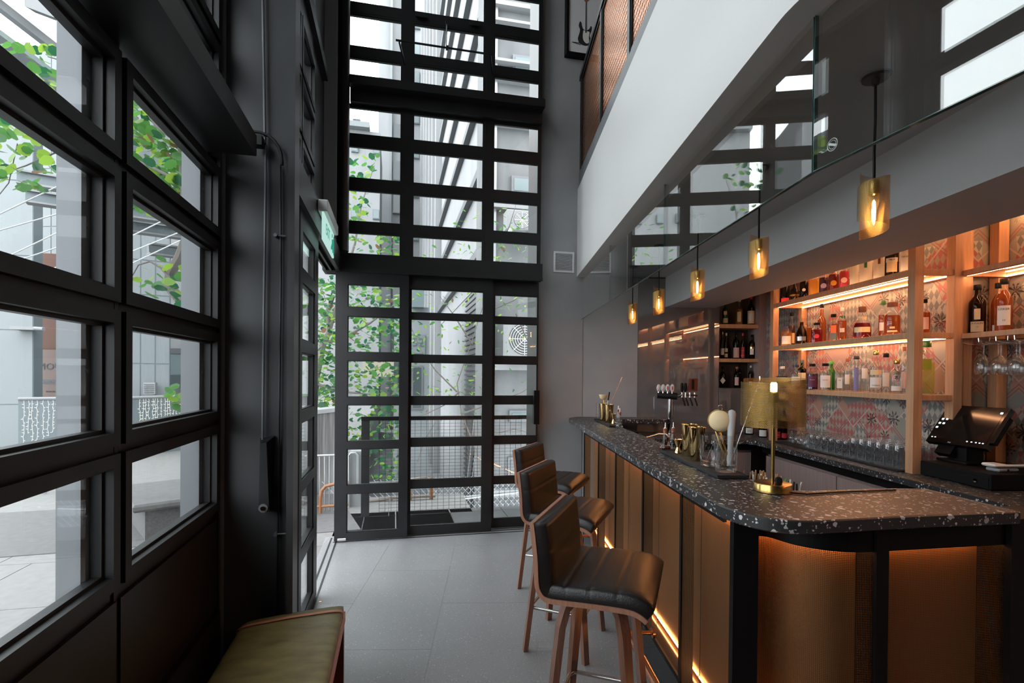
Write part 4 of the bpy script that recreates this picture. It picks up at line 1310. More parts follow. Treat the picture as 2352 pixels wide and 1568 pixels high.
# ---------------------------------------------------------------- brass table lamp on the bar
lu, lt = 1.030, 1.895
lb = W(lu, lt, ZT + .0005)
lamp = thing('table_lamp', 'brass table lamp with perforated drum shade standing on the bar top', 'lamp', lb, math.atan2(-lb[0], lb[1]))
MB().lathe([(.064, 0), (.066, .002), (.066, .028), (.064, .031), (.060, .032)], 40).build('base', 'brass', lamp)
MB().lathe([(.0066, .03), (.0066, .25), (.0066, .34)], 14).build('stem', 'brass_dark', lamp)
MB().lathe([(.011, .036), (.013, .042), (.011, .056), (.006, .06)], 6, (.020, -.012, -.004)).build('switch_knob', 'black', lamp)
path, zs = [], []
n = 60
for i in range(n + 1):
    k = i / n; a = math.pi * .93 + 2.12 * math.pi * k
    r = .112 - .012 * k if k < .94 else .112 - .012 * k + (k - .94) * .05
    path.append((r * math.cos(a), r * math.sin(a)))
    s_ = math.sin(a + .6) * .006
    zs.append((.243 + s_ + .004 * k, .417 + s_ - .012 * (1 - k)))
MB().sheet(path, 0, 0, True, zs).build('shade', 'brass_perf_dark', lamp)
MB().lathe([(.016, .325), (.017, .33), (.017, .362), (.012, .366)], 14).build('socket', 'brass_dark', lamp)
MB().lathe([(.011, .366), (.0115, .372), (.0115, .395), (.009, .40), (.0005, .402)], 12).build('bulb', 'bulb_white', lamp)
pts = [W(1.055, 1.86, ZT + .004), W(1.12, 1.83, ZT + .004), W(1.25, 1.86, ZT + .004), W(1.5, 1.90, ZT + .004)]
MB().tube([tuple(np.array(q) - np.array(lb)) for q in pts], .003, 6).build('flex', 'black', lamp, (0, 0, 0), -math.atan2(-lb[0], lb[1]))

# ---------------------------------------------------------------- bar stools


def stool(label, u, t, th):
    base = W(u, t, 0)
    s = thing('bar_stool', label, 'stool', base, BR + th, 'walnut and black leather bar stools')
    w, hs, hb, fb, ff = .245, .753, .975, -.199, .190
    # bent ply shell profile (local x = front): from back top down to seat front
    prof = [(fb - .010, hb), (fb - .002, hb - .06), (fb + .006, hs + .09), (fb + .010, hs + .02), (fb + .016, hs - .014), (fb + .034, hs - .040), (fb + .062, hs - .052), (fb + .12, hs - .052), (0.02, hs - .048), (ff - .06, hs - .048), (ff - .02, hs - .056), (ff + .004, hs - .072)]
    prof = smooth_poly(prof, 4)

    def ribbon(prof, th_, y0, y1, mb, inner=0.):
        P = [np.array(p) for p in prof]; out, inn = [], []
        for i, p in enumerate(P):
            d = P[min(i + 1, len(P) - 1)] - P[max(i - 1, 0)]; n = np.array([-d[1], d[0]]); n /= np.linalg.norm(n)
            out.append(p + n * inner); inn.append(p + n * (inner + th_))
        rings = []
        for a, b in zip(out, inn):
            rings.append([(a[0], y0, a[1]), (a[0], y1, a[1]), (b[0], y1, b[1]), (b[0], y0, b[1])])
        mb.loft(rings, True, True, True, False)
        return mb
    ribbon(prof, .016, -w, w, MB()).build('shell', 'walnut_edge', s)
    # upholstery: rounded pad following the shell
    P = [np.array(p) for p in prof]; rings = []
    seams = []
    L = 0; Ls = [0]
    for i in range(1, len(P)): L += np.linalg.norm(P[i] - P[i - 1]); Ls.append(L)
    pp = []
    NP = 90
    for i in range(NP + 1):
        l = .004 + (L - .008) * i / NP
        pp.append((np.array([np.interp(l, Ls, [p[0] for p in P]), np.interp(l, Ls, [p[1] for p in P])]), l))
    sl = [L * k for k in (.155, .42, .565, .70, .845)]
    for i, (p, l) in enumerate(pp):
        a, b = pp[max(i - 1, 0)][0], pp[min(i + 1, NP)][0]
        d = b - a; n = np.array([-d[1], d[0]]); n /= np.linalg.norm(n)
        e = min(l, L - l)
        thk = .052 * min(1, math.sqrt(max(0, 1 - (1 - min(e / .022, 1)) ** 2)) + .12)
        for q in sl: thk -= .0045 * math.exp(-((l - q) / .005) ** 2)
        ring = []
        yy = w - .006
        for k in range(13):
            a_ = math.pi * k / 12
            y = -yy * max(-1, min(1, math.cos(a_) * 1.0)) if False else -yy * math.copysign(abs(math.cos(a_)) ** .18, math.cos(a_))
            hgt = thk * (abs(math.sin(a_)) ** .22 if 0 < k < 12 else .0)
            q = p + n * (.0165 + hgt)
            ring.append((q[0], y, q[1]))
        q = p + n * .0165
        rings.append(ring)
    MB().loft(rings, True, True, True, True).build('cushion', 'leather', s, ang=60)
    # bent legs: rise vertically splayed, curl in under the seat
    for sx, sy in ((-1, -1), (-1, 1), (1, -1), (1, 1)):
        foot = Vector((sx * .168 + (.0 if sx > 0 else 0), sy * .200, .0)); top = Vector((sx * .115, sy * .150, hs - .17)); bend = Vector((sx * .100, sy * .132, hs - .105)); end = Vector((sx * .035, sy * .05, hs - .082))
        pts = [foot, foot.lerp(top, .5), top, bend.lerp(top, .35), bend, bend.lerp(end, .4) + Vector((0, 0, .016)), end]
        wid = [.021, .024, .027, .028, .028, .026, .024]
        rings = []
        sd = Vector((-sy * .55, sx * .83, 0)).normalized()
        for i, p in enumerate(pts):
            d = (pts[min(i + 1, len(pts) - 1)] - pts[max(i - 1, 0)]).normalized()
            n = sd.cross(d).normalized()
            hw, ht = wid[i], .0125
            rings.append([tuple(p + sd * a * hw * .78 + n * b * ht) for a, b in ((-1, -1), (1, -1), (1, 1), (-1, 1))])
        lg = MB().loft(rings, True, True, True, False)
        lg.build('leg', 'walnut', s)
        MB().disc((foot[0], foot[1], .002), (0, 0, 1), .010, 10, .004).build('glide', 'black_rubber', s)
    MB().box(-.10, .10, -.12, .12, hs - .084, hs - .066).build('mount_plate', 'black', s)
    k = .235
    fx_, fy_ = .150, .182
    cr = .03
    ring = [(-fx_, -fy_ + cr, k), (-fx_, fy_ - cr, k), (-fx_ + cr * .3, fy_ - cr * .3, k), (-fx_ + cr, fy_, k), (fx_ - cr, fy_, k), (fx_ - cr * .3, fy_ - cr * .3, k), (fx_, fy_ - cr, k), (fx_, -fy_ + cr, k), (fx_ - cr * .3, -fy_ + cr * .3, k), (fx_ - cr, -fy_, k), (-fx_ + cr, -fy_, k), (-fx_ + cr * .3, -fy_ + cr * .3, k), (-fx_, -fy_ + cr, k)]
    MB().tube(ring, .0085, 10).build('foot_ring', 'satin_steel', s)
    return s


stool('nearest bar stool of black leather and walnut, its whole seat in view', .414, 2.000, -.378)
stool('middle bar stool of black leather and walnut, between the other two', .418, 2.947, -.427)
stool('farthest bar stool of black leather and walnut, in front of the glass door', .424, 3.783, -.429)

# ---------------------------------------------------------------- olive leather bench
bn = thing('bench', 'olive green leather bench with a copper strap beside the window wall', 'bench', (0, 0, 0))
bx0, bx1, by0, by1, bz = -.612, -.212, 1.15, 2.49, .462
rings = []
NY = 24
for i in range(NY + 1):
    y = by0 + (by1 - by0) * i / NY
    e = min(y - by0, by1 - y); k = math.sqrt(max(0, 1 - (1 - min(e / .03, 1)) ** 2))
    kk = .45 + .55 * k
    sk = (y - 2.43) * .0 + .085 * (1 - 1)
    ring = []
    for j in range(28):
        a = 2 * math.pi * j / 28
        cx_, sx_ = math.cos(a), math.sin(a)
        X = math.copysign(abs(cx_) ** .22, cx_); Zz = math.copysign(abs(sx_) ** .35, sx_)
        ring.append(((bx0 + bx1) / 2 + X * (bx1 - bx0) / 2 * (.975 + .025 * k), y + (X * .5 + .5) * .085 * (1 if True else 0) - .085, bz - .034 + Zz * .034 * kk + (.006 * (1 - X * X) if Zz > 0 else 0)))
    rings.append(ring)
MB().loft(rings, True, True).build('cushion', 'leather_olive', bn)
band_ = []
for j in range(29):
    a = 2 * math.pi * j / 28
    cx_, sx_ = math.cos(a), math.sin(a)
    X = math.copysign(abs(cx_) ** .22, cx_); Zz = math.copysign(abs(sx_) ** .35, sx_)
    y = by1 - .110 + (X * .5 + .5) * .085 - .085
    x = (bx0 + bx1) / 2 + X * ((bx1 - bx0) / 2 + .004); z = bz - .034 + Zz * .0385 + (.006 * (1 - X * X) if Zz > 0 else 0)
    band_.append([(x, y, z), (x, y + .020, z), (x * 1.0, y + .020, z + .001), (x, y, z + .001)])
MB().loft(band_, False, False).build('strap', 'strap', bn)
MB().box(bx1 - .004, bx1 + .006, by0 - .05, by1 - .04, bz - .072, bz - .030).build('side_trim', 'strap', bn)
MB().box(bx0 + .01, bx1 - .004, by0 - .04, by1 - .06, bz - .085, bz - .066).build('frame', 'red_wood', bn)
for x in (bx0 + .03, bx1 - .02):
    for y in (by0, by1 - .065):
        MB().bar((x, y, 0), (x, y + .0, bz - .085), .034, .045).build('leg', 'red_wood', bn)

# ---------------------------------------------------------------- wall vent, exit sign, picture, balustrade
vt = thing('wall_vent', 'small white louvred air grille on the grey plaster wall', 'vent', (1.66, 5.055, 2.64))
mbv = MB()
for q in ((-.108, -.090, -.104, .104), (.090, .108, -.104, .104), (-.09, .09, .086, .104), (-.09, .09, -.104, -.086)): mbv.box(q[0], q[1], -.014, 0, q[2], q[3])
mbv.build('frame', 'plastic_white', vt)
MB().box(-.09, .09, -.003, -.001, -.086, .086).build('cavity', 'black', vt)
for k in range(11):
    z = -.077 + k * .0155
    MB().obox((0, -.007, z), (1, 0, 0), (0, .8, -.6), (0, .6, .8), .09, .0075, .0012).build('louvre', 'plastic_white', vt)
for x in (-.062, .062): MB().box(x - .003, x + .003, -.011, -.004, -.086, .086).build('stile', 'plastic_grey', vt)

ex = thing('exit_sign', 'illuminated green and white emergency exit sign on the door header', 'sign', (-.455, 3.72, 2.378))
MB().cbox(-.014, .050, -.30, .30, .125, .195, .006).build('housing', 'plastic_white', ex)
MB().box(.010, .022, -.28, .28, -.045, .125).build('panel', 'exit_panel', ex)
text('lettering', 'EXIT', 'exit_green', ex, (.0235, -.08, .045), .10, (math.pi / 2, 0, math.pi / 2))
MB().tube([(.023, .16, .06), (.024, .16, .02), (.024, .20, -.02)], .010, 6).tube([(.024, .16, .03), (.024, .10, -.015)], .009, 6).tube([(.024, .16, .055), (.024, .21, .04)], .007, 6).disc((.024, .155, .085), (1, 0, 0), .014, 14, .002).build('running_figure', 'exit_green', ex)
MB().box(.023, .0245, .235, .265, -.03, .10).build('door_mark', 'exit_green', ex)

pc = thing('framed_picture', 'black framed white picture of an electric guitar high on the wall', 'picture', (1.645, 5.052, 4.69))
PWD, PH = .62, .95
mbp = MB()
for q in ((0, .022, 0, PH), (PWD - .022, PWD, 0, PH), (.022, PWD - .022, 0, .026), (.022, PWD - .022, PH - .022, PH)): mbp.box(q[0], q[1], -.075, 0, q[2], q[3])
mbp.build('frame', 'black', pc)
MB().box(.02, PWD - .02, -.060, -.055, .02, PH - .02).build('print', 'plastic_white', pc)


def flat(poly, y, mat, name):
    n = len(poly); mb = MB()
    mb.v += [(x, y, z) for x, z in poly]; mb.face(tuple(range(n))); return mb.build(name, mat, pc)


gb = smooth_poly([(.140, .345), (.128, .30), (.142, .26), (.132, .215), (.120, .17), (.135, .13), (.175, .112), (.215, .112), (.250, .135), (.26, .175), (.245, .215), (.262, .262), (.268, .30), (.255, .315), (.240, .285), (.205, .265), (.172, .280), (.155, .335), (.140, .345)], 5)
flat(gb, -.0615, 'ink', 'guitar_body')
flat(smooth_poly([(.178, .262), (.172, .21), (.178, .165), (.21, .135), (.238, .15), (.235, .2), (.243, .25), (.215, .258), (.178, .262)], 4), -.0620, 'paper', 'pickguard')
flat([(.196, .24), (.214, .24), (.212, .56), (.198, .56)], -.0625, 'ink_grey', 'guitar_neck')
flat(smooth_poly([(.194, .545), (.168, .585), (.172, .615), (.21, .622), (.245, .61), (.240, .580), (.216, .550), (.194, .545)], 4), -.0630, 'cork', 'guitar_head')
MB().tube([(.06, -.0625, .128), (.15, -.0625, .112)], .003, 5).tube([(.06, -.0625, .128), (.16, -.0625, .128)], .003, 5).build('guitar_stand', 'ink', pc)

bal = thing('balustrade', 'copper expanded-mesh balustrade along the mezzanine edge', 'balustrade', (0, 0, 0), BR)
UBL = .845
zb0, zb1, zt_ = 3.387, 3.525, 4.44
MB().box(UBL - .012, UBL + .03, 1.40, 5.24, zb0, zb1).build('base_rail', 'steel_grey', bal)
MB().box(UBL - .018, UBL + .03, 1.40, 5.24, zt_, zt_ + .045).build('top_rail', 'steel', bal)
tp = [5.18, 4.215, 3.32, 2.42, 1.52]
for t in tp: MB().box(UBL - .012, UBL + .03, t - .03, t + .03, zb1, zt_).build('post', 'steel', bal)
for a, b in zip(tp[:-1], tp[1:]):
    f = MB()
    f.box(UBL - .005, UBL + .015, b + .03, a - .03, zb1, zb1 + .025).box(UBL - .005, UBL + .015, b + .03, a - .03, zt_ - .025, zt_).box(UBL - .005, UBL + .015, a - .045, a - .03, zb1, zt_).box(UBL - .005, UBL + .015, b + .03, b + .045, zb1, zt_)
    fo = f.build('panel_frame', 'steel', bal)
    MB().sheet([(UBL + .006, b + .04), (UBL + .006, a - .04)], zb1 + .02, zt_ - .02).build('mesh', 'copper_expanded', fo)
for a, b in zip(tp[:-1], tp[1:]):
    pass
lnr = struct('wall_mezzanine', 'brown inner mezzanine wall, dim warm light put into its colour')
MB().box(2.6, 2.7, -3, 5.0, 3.39, 6.2).build('plaster', 'mezz_wall', lnr)

# ---------------------------------------------------------------- till, card readers
dr = thing('cash_drawer', 'low black cash drawer with a round lock on the back counter', 'cash drawer', (0, 0, 0), BR)
MB().cbox(2.530, 2.96, 2.575, 3.018, ZC + .004, ZC + .086, .004).build('body', 'black', dr)
MB().box(2.5275, 2.5305, 2.585, 3.008, ZC + .012, ZC + .066).build('drawer_front', 'black', dr)
MB().tube([(2.520, 2.655, ZC + .040), (2.532, 2.655, ZC + .040)], .0105, 18).build('lock', 'chrome', dr)
for a, b in ((2.54, 2.6), (2.54, 2.99), (2.95, 2.6), (2.95, 2.99)): MB().box(a, a + .02, b - .01, b + .01, ZC + .0005, ZC + .005).build('foot', 'black_rubber', dr)
pos = thing('till_screen', 'black touchscreen till on a stand above the cash drawer', 'till', W(2.739, 2.945, ZC + .0865), 0)
yaw, tilt = .099, .606
n2 = -math.cos(yaw) * NB - math.sin(yaw) * TB
rv = np.cross(np.array([0, 0, 1.]), n2)
upv = np.array([0, 0, math.cos(tilt)]) - n2 * math.sin(tilt)
nv = np.cross(rv, upv)
cz = 1.23 - (ZC + .0865)
pw, ph = .180, .134


def sp(a, b, c):
    return tuple(rv * a + upv * b + nv * c + np.array([0, 0, cz]))


MB().obox(sp(0, 0, -.016), rv, upv, nv, pw, ph, .016).build('housing', 'black_gloss', pos)
sc_ = MB().obox(sp(.004, .004, .0006), rv, upv, nv, pw - .022, ph - .024, .0004).build('screen', 'till_glass' if 'till_glass' in _M else 'black_gloss', pos)
mbi = MB()
for a, b in ((-.135, .095), (-.150, .060), (-.125, .060), (-.155, .030), (-.130, .032), (-.160, 0), (-.135, 0), (-.162, -.03), (-.155, -.10), (-.135, -.10), (.06, -.104), (.085, -.104), (.11, -.104), (.13, -.104), (.148, -.104), (.15, .098)):
    mbi.obox(sp(a, b, .0014), rv, upv, nv, .0065 if b > -.05 else .004, .0055 if b > -.05 else .0025, .0003)
mbi.build('icons', 'screen_icons', pos)
to = text('maker_mark', 'Star', 'plastic_white', pos, sp(-.035, -.124, .0012), .013, (0, 0, 0))
mt_ = Matrix.Identity(4)
for i in range(3): mt_[i][0], mt_[i][1], mt_[i][2], mt_[i][3] = rv[i], upv[i], nv[i], sp(-.035, -.124, .0012)[i]
to.matrix_local = mt_
MB().box(-.05, .05, -.06, .06, 0, .10).build('stand', 'black', pos, (0, 0, 0), BR)
MB().cbox(-.09, .10, -.10, .10, 0, .014, .003).build('stand_foot', 'black', pos, (0, 0, 0), BR)
MB().obox(sp(pw + .010, -.01, -.012), rv, upv, nv, .012, .085, .014).build('card_swipe', 'black', pos)
MB().obox(sp(-.06, -.16, -.04), rv, upv, nv, .05, .03, .02).build('neck', 'black', pos)
q = W(2.60, 2.64, ZC + .0865)
for k, (dz, mt, lab) in enumerate(((0., 'plastic_grey', 'grey card reader cradle lying on the cash drawer'), (.0235, 'plastic_white', 'white card reader stacked on the grey cradle'))):
    cr_ = thing('card_reader', lab, 'card reader', (q[0] + .10, q[1] + .015, q[2] + dz), BR + .12 - .1 * k)
    if k == 0:
        MB().cbox(-.075, .055, -.035, .035, 0, .018, .006).build('body', mt, cr_)
        MB().tube([(-.02, -.036, .010), (-.02, -.040, .010)], .005, 10).build('socket', 'black', cr_)
    else:
        MB().cbox(-.09, .085, -.042, .042, 0, .016, .007).build('body', mt, cr_)
        MB().box(-.02, .07, -.034, .034, .0158, .0166).build('screen', 'black_gloss', cr_)

# ---------------------------------------------------------------- beer tap tower
tt = thing('beer_tap_tower', 'chrome beer tower with four taps and white lens badges', 'beer tower', W(1.735, 5.09, ZC), BR)
MB().lathe([(.045, 0), (.045, .006), (.030, .010)], 20).lathe([(.030, 0), (.030, .37)], 20).build('column', 'chrome', tt)
zt2 = .385
MB().tube([(-.125, .02, zt2), (.055, -.035, zt2 - .01)], .034, 20).build('manifold', 'steel', tt)
MB().tube([(.055, -.035, zt2 - .01), (.10, -.05, zt2 + .005)], .018, 14).build('union', 'chrome', tt)
MB().tube([(.10, -.05, zt2 + .005), (.235, -.08, zt2 + .002)], .010, 12).build('shank_bar', 'copper', tt)
for k in range(4):
    a = -.125 + k * .041
    bg = MB().lathe([(.0005, -.012), (.034, -.008), (.041, -.001), (.041, .004), (.036, .007), (.0005, .009)], 22).build('lens_badge', 'plastic_white', tt)
    bg.matrix_local = Matrix.Translation((a + .004, .0 - k * .012, zt2 + .070)) @ Matrix.Rotation(math.pi / 2 + .05, 4, 'X') @ Matrix.Rotation(0, 4, 'Z') @ Matrix.Scale(.55, 4, (1, 0, 0))
    rim_ = MB().tube([(.040 * math.cos(x), .040 * math.sin(x), .004) for x in np.linspace(0, 2 * math.pi, 25)], .0035, 6).build('badge_rim', 'chrome', bg)
    if k > 1: MB().box(-.010, .010, -.018, .018, .0085, .0095).build('badge_mark', 'red_print', bg)
    MB().tube([(a + .004, .0 - k * .012, zt2 + .035), (a + .004, -k * .012, zt2 + .0)], .008, 8).build('badge_stem', 'chrome', tt)
for k, (x, hm) in enumerate(((.095, 'black'), (.128, 'black'), (.168, 'red_wood'), (.215, 'red_wood'))):
    tpx = MB().tube([(x, -.055 - k * .005, zt2 + .03), (x, -.055 - k * .005, zt2 - .02)], .011, 10).build('tap_body', 'chrome', tt)
    MB().tube([(x, -.055, zt2 - .015), (x + .004, -.066, zt2 - .035), (x + .016, -.072, zt2 - .07), (x + .024, -.074, zt2 - .10)], .0075, 8).build('spout', 'black', tpx)
    if hm == 'black':
        MB().lathe([(.006, 0), (.013, .02), (.015, .06), (.013, .085), (.004, .092)], 12, (x - .002, -.06, zt2 + .03)).build('handle', 'black', tpx)
    elif k == 2:
        MB().loft([[(x - .025 + d * .0, -.075, zt2 + .045), (x + .065, -.085, zt2 + .043), (x + .065, -.055, zt2 + .043), (x - .025, -.045, zt2 + .045)] for d in (0,)] + [[(x + .0, -.075, zt2 + .165), (x + .072, -.085, zt2 + .165), (x + .072, -.055, zt2 + .165), (x + .0, -.045, zt2 + .165)]], True, True, True, False).build('handle', 'red_wood', tpx)
        MB().box(x + .012, x + .032, -.0875, -.0835, zt2 + .06, zt2 + .155).build('handle_inlay', 'black', tpx)
fc = thing('sink_faucet', 'chrome swan neck faucet lying low behind the bar top', 'faucet', W(1.48, 4.38, .885), BR)
MB().lathe([(.02, 0), (.02, .03), (.012, .035), (.012, .10)], 14).tube([(0, 0, .095), (-.03, -.0, .125), (-.10, -.04, .13), (-.32, -.12, .085), (-.36, -.13, .06)], .011, 10).build('spout', 'chrome', fc)

# ---------------------------------------------------------------- bar tools on two black trays


def tray(label, u0, u1, t0, t1):
    o = MB().cbox(u0, u1, t0, t1, ZT + .0003, ZT + .012, .003).build('tray_base', 'black_rubber')
    r = thing('service_tray', label, 'tray', (0, 0, 0), BR)
    o.parent = r
    rim = MB()
    for q in ((u0, u0 + .006, t0, t1), (u1 - .006, u1, t0, t1), (u0, u1, t0, t0 + .006), (u0, u1, t1 - .006, t1)): rim.box(q[0], q[1], q[2], q[3], ZT + .008, ZT + .016)
    rim.build('rim', 'black_rubber', r)
    return r


ZY = ZT + .0125
tray('long black rubber tray holding bar tools near the table lamp', .920, 1.052, 2.115, 2.86)
tray('small black rubber tray holding bar tools at the far end of the bar', .945, 1.055, 4.235, 4.90)


def shaker(label, u, t, h=.165, r=.041):
    s = thing('cocktail_shaker', label, 'shaker', W(u, t, ZY), 0, 'gold cocktail shaker tins')
    MB().lathe([(r * .70, 0), (r * .74, .003), (r * .98, h * .97), (r * 1.0, h * .975)], 28, cap=False).lathe([(r * .66, .004), (r * .7, 0)], 28).build('tin', 'gold', s)
    MB().tube([(r * math.cos(a), r * math.sin(a), h * .975) for a in np.linspace(0, 2 * math.pi, 33)], .0016, 6).build('rim', 'gold', s)
    MB().lathe([(.0005, .01), (r * .72, .01)], 24, cap=False).build('inside_base', 'brass_dark', s)
    return s


shaker('gold cocktail shaker tin on the long tray beside the mixing glasses', .988, 2.512, .166, .040)
shaker('gold cocktail shaker tin on the long tray next to the jiggers', 1.005, 2.655, .166, .040)
shaker('gold cocktail shaker tin on the small far tray next to the clear glass', .990, 4.690, .162, .040)
shaker('gold cocktail shaker tin on the small far tray next to the jigger', 1.000, 4.515, .162, .040)


def mixing(label, u, t, h=.158, r=.046):
    s = thing('mixing_glass', label, 'glass', W(u, t, ZY), 0)
    MB().lathe([(r * .96, 0), (r, .004), (r, h), (r * .955, h), (r * .955, .022), (.0005, .018)], 36, cap=False).build('glass', 'clear_glass', s)
    cut = MB()
    for k in range(10):
        a = 2 * math.pi * k / 10
        for s1 in (-1, 1):
            pts = [((r + .0006) * math.cos(a + s1 * q * .6), (r + .0006) * math.sin(a + s1 * q * .6), .03 + .07 * q) for q in np.linspace(0, 1, 6)]
            cut.tube(pts, .0009, 4)
    cut.build('cut_pattern', 'wine_glass', s)
    MB().lathe([(r * .95, .0005), (r * .95, .017), (.0005, .0175)], 30).build('thick_base', 'wine_glass', s)
    return s


mixing('cut glass mixing glass holding a strainer and muddler on the long tray', 1.000, 2.222)
mixing('cut glass mixing glass beside the gold shakers on the long tray', .992, 2.366, .140, .043)
tg = thing('mixing_glass', 'tall clear glass at the far end of the small tray', 'glass', W(.985, 4.845, ZY))
MB().lathe([(.030, 0), (.032, .004), (.034, .15), (.033, .15), (.031, .012), (.0005, .010)], 24, cap=False).build('glass', 'clear_glass', tg)

stn = thing('fine_strainer', 'gold rimmed fine mesh strainer standing in the mixing glass', 'strainer', W(1.0, 2.222, ZY + .02))
cpos = np.array(onu(1653, 966, 1.0)) - np.array(W(1.0, 2.222, ZY + .02))
cv = Vector(cpos); nrm = Vector((-.62, -.78, .12)).normalized()
r_ = .047
xa = nrm.orthogonal().normalized(); ya = nrm.cross(xa)
MB().tube([tuple(cv + (xa * math.cos(a) + ya * math.sin(a)) * r_) for a in np.linspace(0, 2 * math.pi, 41)], .0042, 8).build('rim', 'brass_dark', stn)
rings = []
for k in range(7):
    a = k / 6 * math.pi / 2
    rings.append([tuple(cv + nrm * (.026 * math.sin(a)) + (xa * math.cos(b) + ya * math.sin(b)) * max(r_ * math.cos(a), .0005)) for b in np.linspace(0, 2 * math.pi, 33)[:-1]])
mesh_o = MB().loft(rings).build('mesh_bowl', 'gold_mesh' if 'gold_mesh' in _M else 'paper_cream', stn)
MB().tube([tuple(cv - Vector((0, 0, 1)) * r_), (.008, .002, .055), (.016, .010, .006)], .0042, 8).tube([tuple(cv - Vector((0, 0, 1)) * r_ + Vector((-.014, .006, 0))), (-.006, .010, .06), (.004, .016, .006)], .0042, 8).build('handle', 'brass', stn)
MB().tube([tuple(cv + Vector((0, 0, 1)) * r_ + Vector((.010 * math.cos(a), -.004, .010 + .013 * math.sin(a)))) for a in np.linspace(-.8, 3.9, 16)], .0022, 6).build('hook', 'chrome', stn)
md = thing('muddler', 'pale grey muddler standing in the mixing glass', 'muddler', W(1.018, 2.215, ZY + .02))
topv = np.array(onu(1681, 944, 1.05)) - np.array(W(1.018, 2.215, ZY + .02))
a_, b_ = Vector((-.006, -.004, .004)), Vector(topv)
MB().tube([a_, a_.lerp(b_, .12), a_.lerp(b_, .35), a_.lerp(b_, .8), a_.lerp(b_, .95), b_, b_ + (b_ - a_).normalized() * .006], [.011, .013, .0115, .0165, .0185, .014, .004], 16).build('stick', 'ceramic_grey', md)
sp2 = thing('bar_spoon', 'twisted steel bar spoon standing behind the muddler', 'spoon', W(1.028, 2.24, ZY + .02))
e1 = np.array(onu(1746, 872, 1.19)) - np.array(W(1.028, 2.24, ZY + .02))
rp, rr = [], []
for k in range(60):
    rp.append(tuple(Vector((0, 0, .004)).lerp(Vector(e1), k / 59))); rr.append(.0026 + .0010 * (k % 2))
MB().tube(rp, rr, 6).build('twisted_stem', 'chrome', sp2, ang=80)
MB().tube([tuple(e1), tuple(np.array(e1) + np.array([.003, .004, .014]))], .005, 8).build('tip', 'chrome', sp2)


def jigger(label, u, t, z=ZY, h=.075):
    s = thing('jigger', label, 'jigger', W(u, t, z), 0, 'gold jiggers')
    MB().lathe([(.019, 0), (.0195, .002), (.008, h * .42), (.008, h * .48), (.0225, h), (.0215, h), (.007, h * .5)], 22, cap=False).build('cup', 'gold', s)
    MB().tube([(.0225 * math.cos(a), .0225 * math.sin(a), h) for a in np.linspace(0, 2 * math.pi, 25)], .0012, 6).build('rim', 'gold', s)


jigger('gold double jigger on the long tray beside the shakers', .975, 2.735)
jigger('taller gold jigger on the long tray beside the bitters', 1.028, 2.765, ZY, .095)
jigger('gold jigger on the small far tray', 1.015, 4.405, ZY, .085)


def bitters(label, u, t, z, liq, h=.115):
    s = thing('bitters_bottle', label, 'bottle', W(u, t, z), 0, 'dasher bottles of bitters')
    MB().lathe([(.020, 0), (.030, .004), (.033, .016), (.030, .030), (.018, .050), (.0115, .066), (.0105, h)], 22).build('glass', 'clear_glass', s)
    if liq: MB().lathe([(.019, .003), (.028, .006), (.031, .016), (.029, .028), (.0005, .0285)], 20).build('liquid', liq, s)
    MB().lathe([(.010, h - .012), (.012, h + .012), (.0005, h + .012)], 14).build('cork', 'cork', s)
    MB().tube([(0, 0, h + .012), (0, 0, h + .020), (.001, 0, h + .045)], [.009, .003, .0016], 10).build('spout', 'chrome', s)


bitters('clear bitters bottle with steel spout off the end of the long tray', 1.015, 2.925, ZT + .0005, 'liq_clear')
bitters('bitters bottle of dark liquid with cork and spout at the long tray', .962, 2.905, ZT + .0005, 'liq_dark')
bitters('clear bitters bottle with cork on the small far tray', 1.030, 4.300, ZY, 'liq_clear')
bitters('clear round bitters bottle standing in front of the small far tray', 1.010, 4.165, ZT + .0005, 'liq_clear')
fs = thing('fine_strainer', 'small cream strainer standing in the far shaker tins', 'strainer', W(.99, 4.69, ZY + .12))
c0 = Vector(np.array(ont(1386, 909, 4.70)) - np.array(W(.99, 4.69, ZY + .12)))
MB().lathe([(.040, .012), (.038, .002), (.030, -.022), (.012, -.034), (.0005, -.036)], 22, tuple(c0), cap=False).lathe([(.0005, .012), (.040, .012)], 22, tuple(c0), cap=False).build('mesh_bowl', 'paper_cream', fs)
MB().tube([tuple(c0 + Vector((0, 0, -.03))), (.005, 0, .0)], .004, 6).build('handle', 'brass', fs)
bs = thing('bar_spoon', 'long thin bar spoon leaning out of the far shaker tins', 'spoon', W(1.0, 4.60, ZY + .06))
c1 = np.array(ont(1429, 866, 4.60)) - np.array(W(1.0, 4.60, ZY + .06))
MB().tube([(-.01, 0, .0), tuple(c1)], .0022, 6).tube([tuple(c1), tuple(np.array(c1) - np.array(c1) * .12)], [.004, .003], 8).build('stem', 'copper', bs)
bk = thing('bar_knife', 'black handled bar knife standing in the far shaker tins', 'knife', W(.995, 4.60, ZY + .10))
c2 = np.array(ont(1400, 900, 4.60)) - np.array(W(.995, 4.60, ZY + .10))
MB().tube([tuple(np.array(c2) * .55), tuple(c2)], .006, 8).build('handle', 'black', bk)
MB().tube([(0, 0, -.04), tuple(np.array(c2) * .55)], .003, 6).build('blade', 'satin_steel', bk)

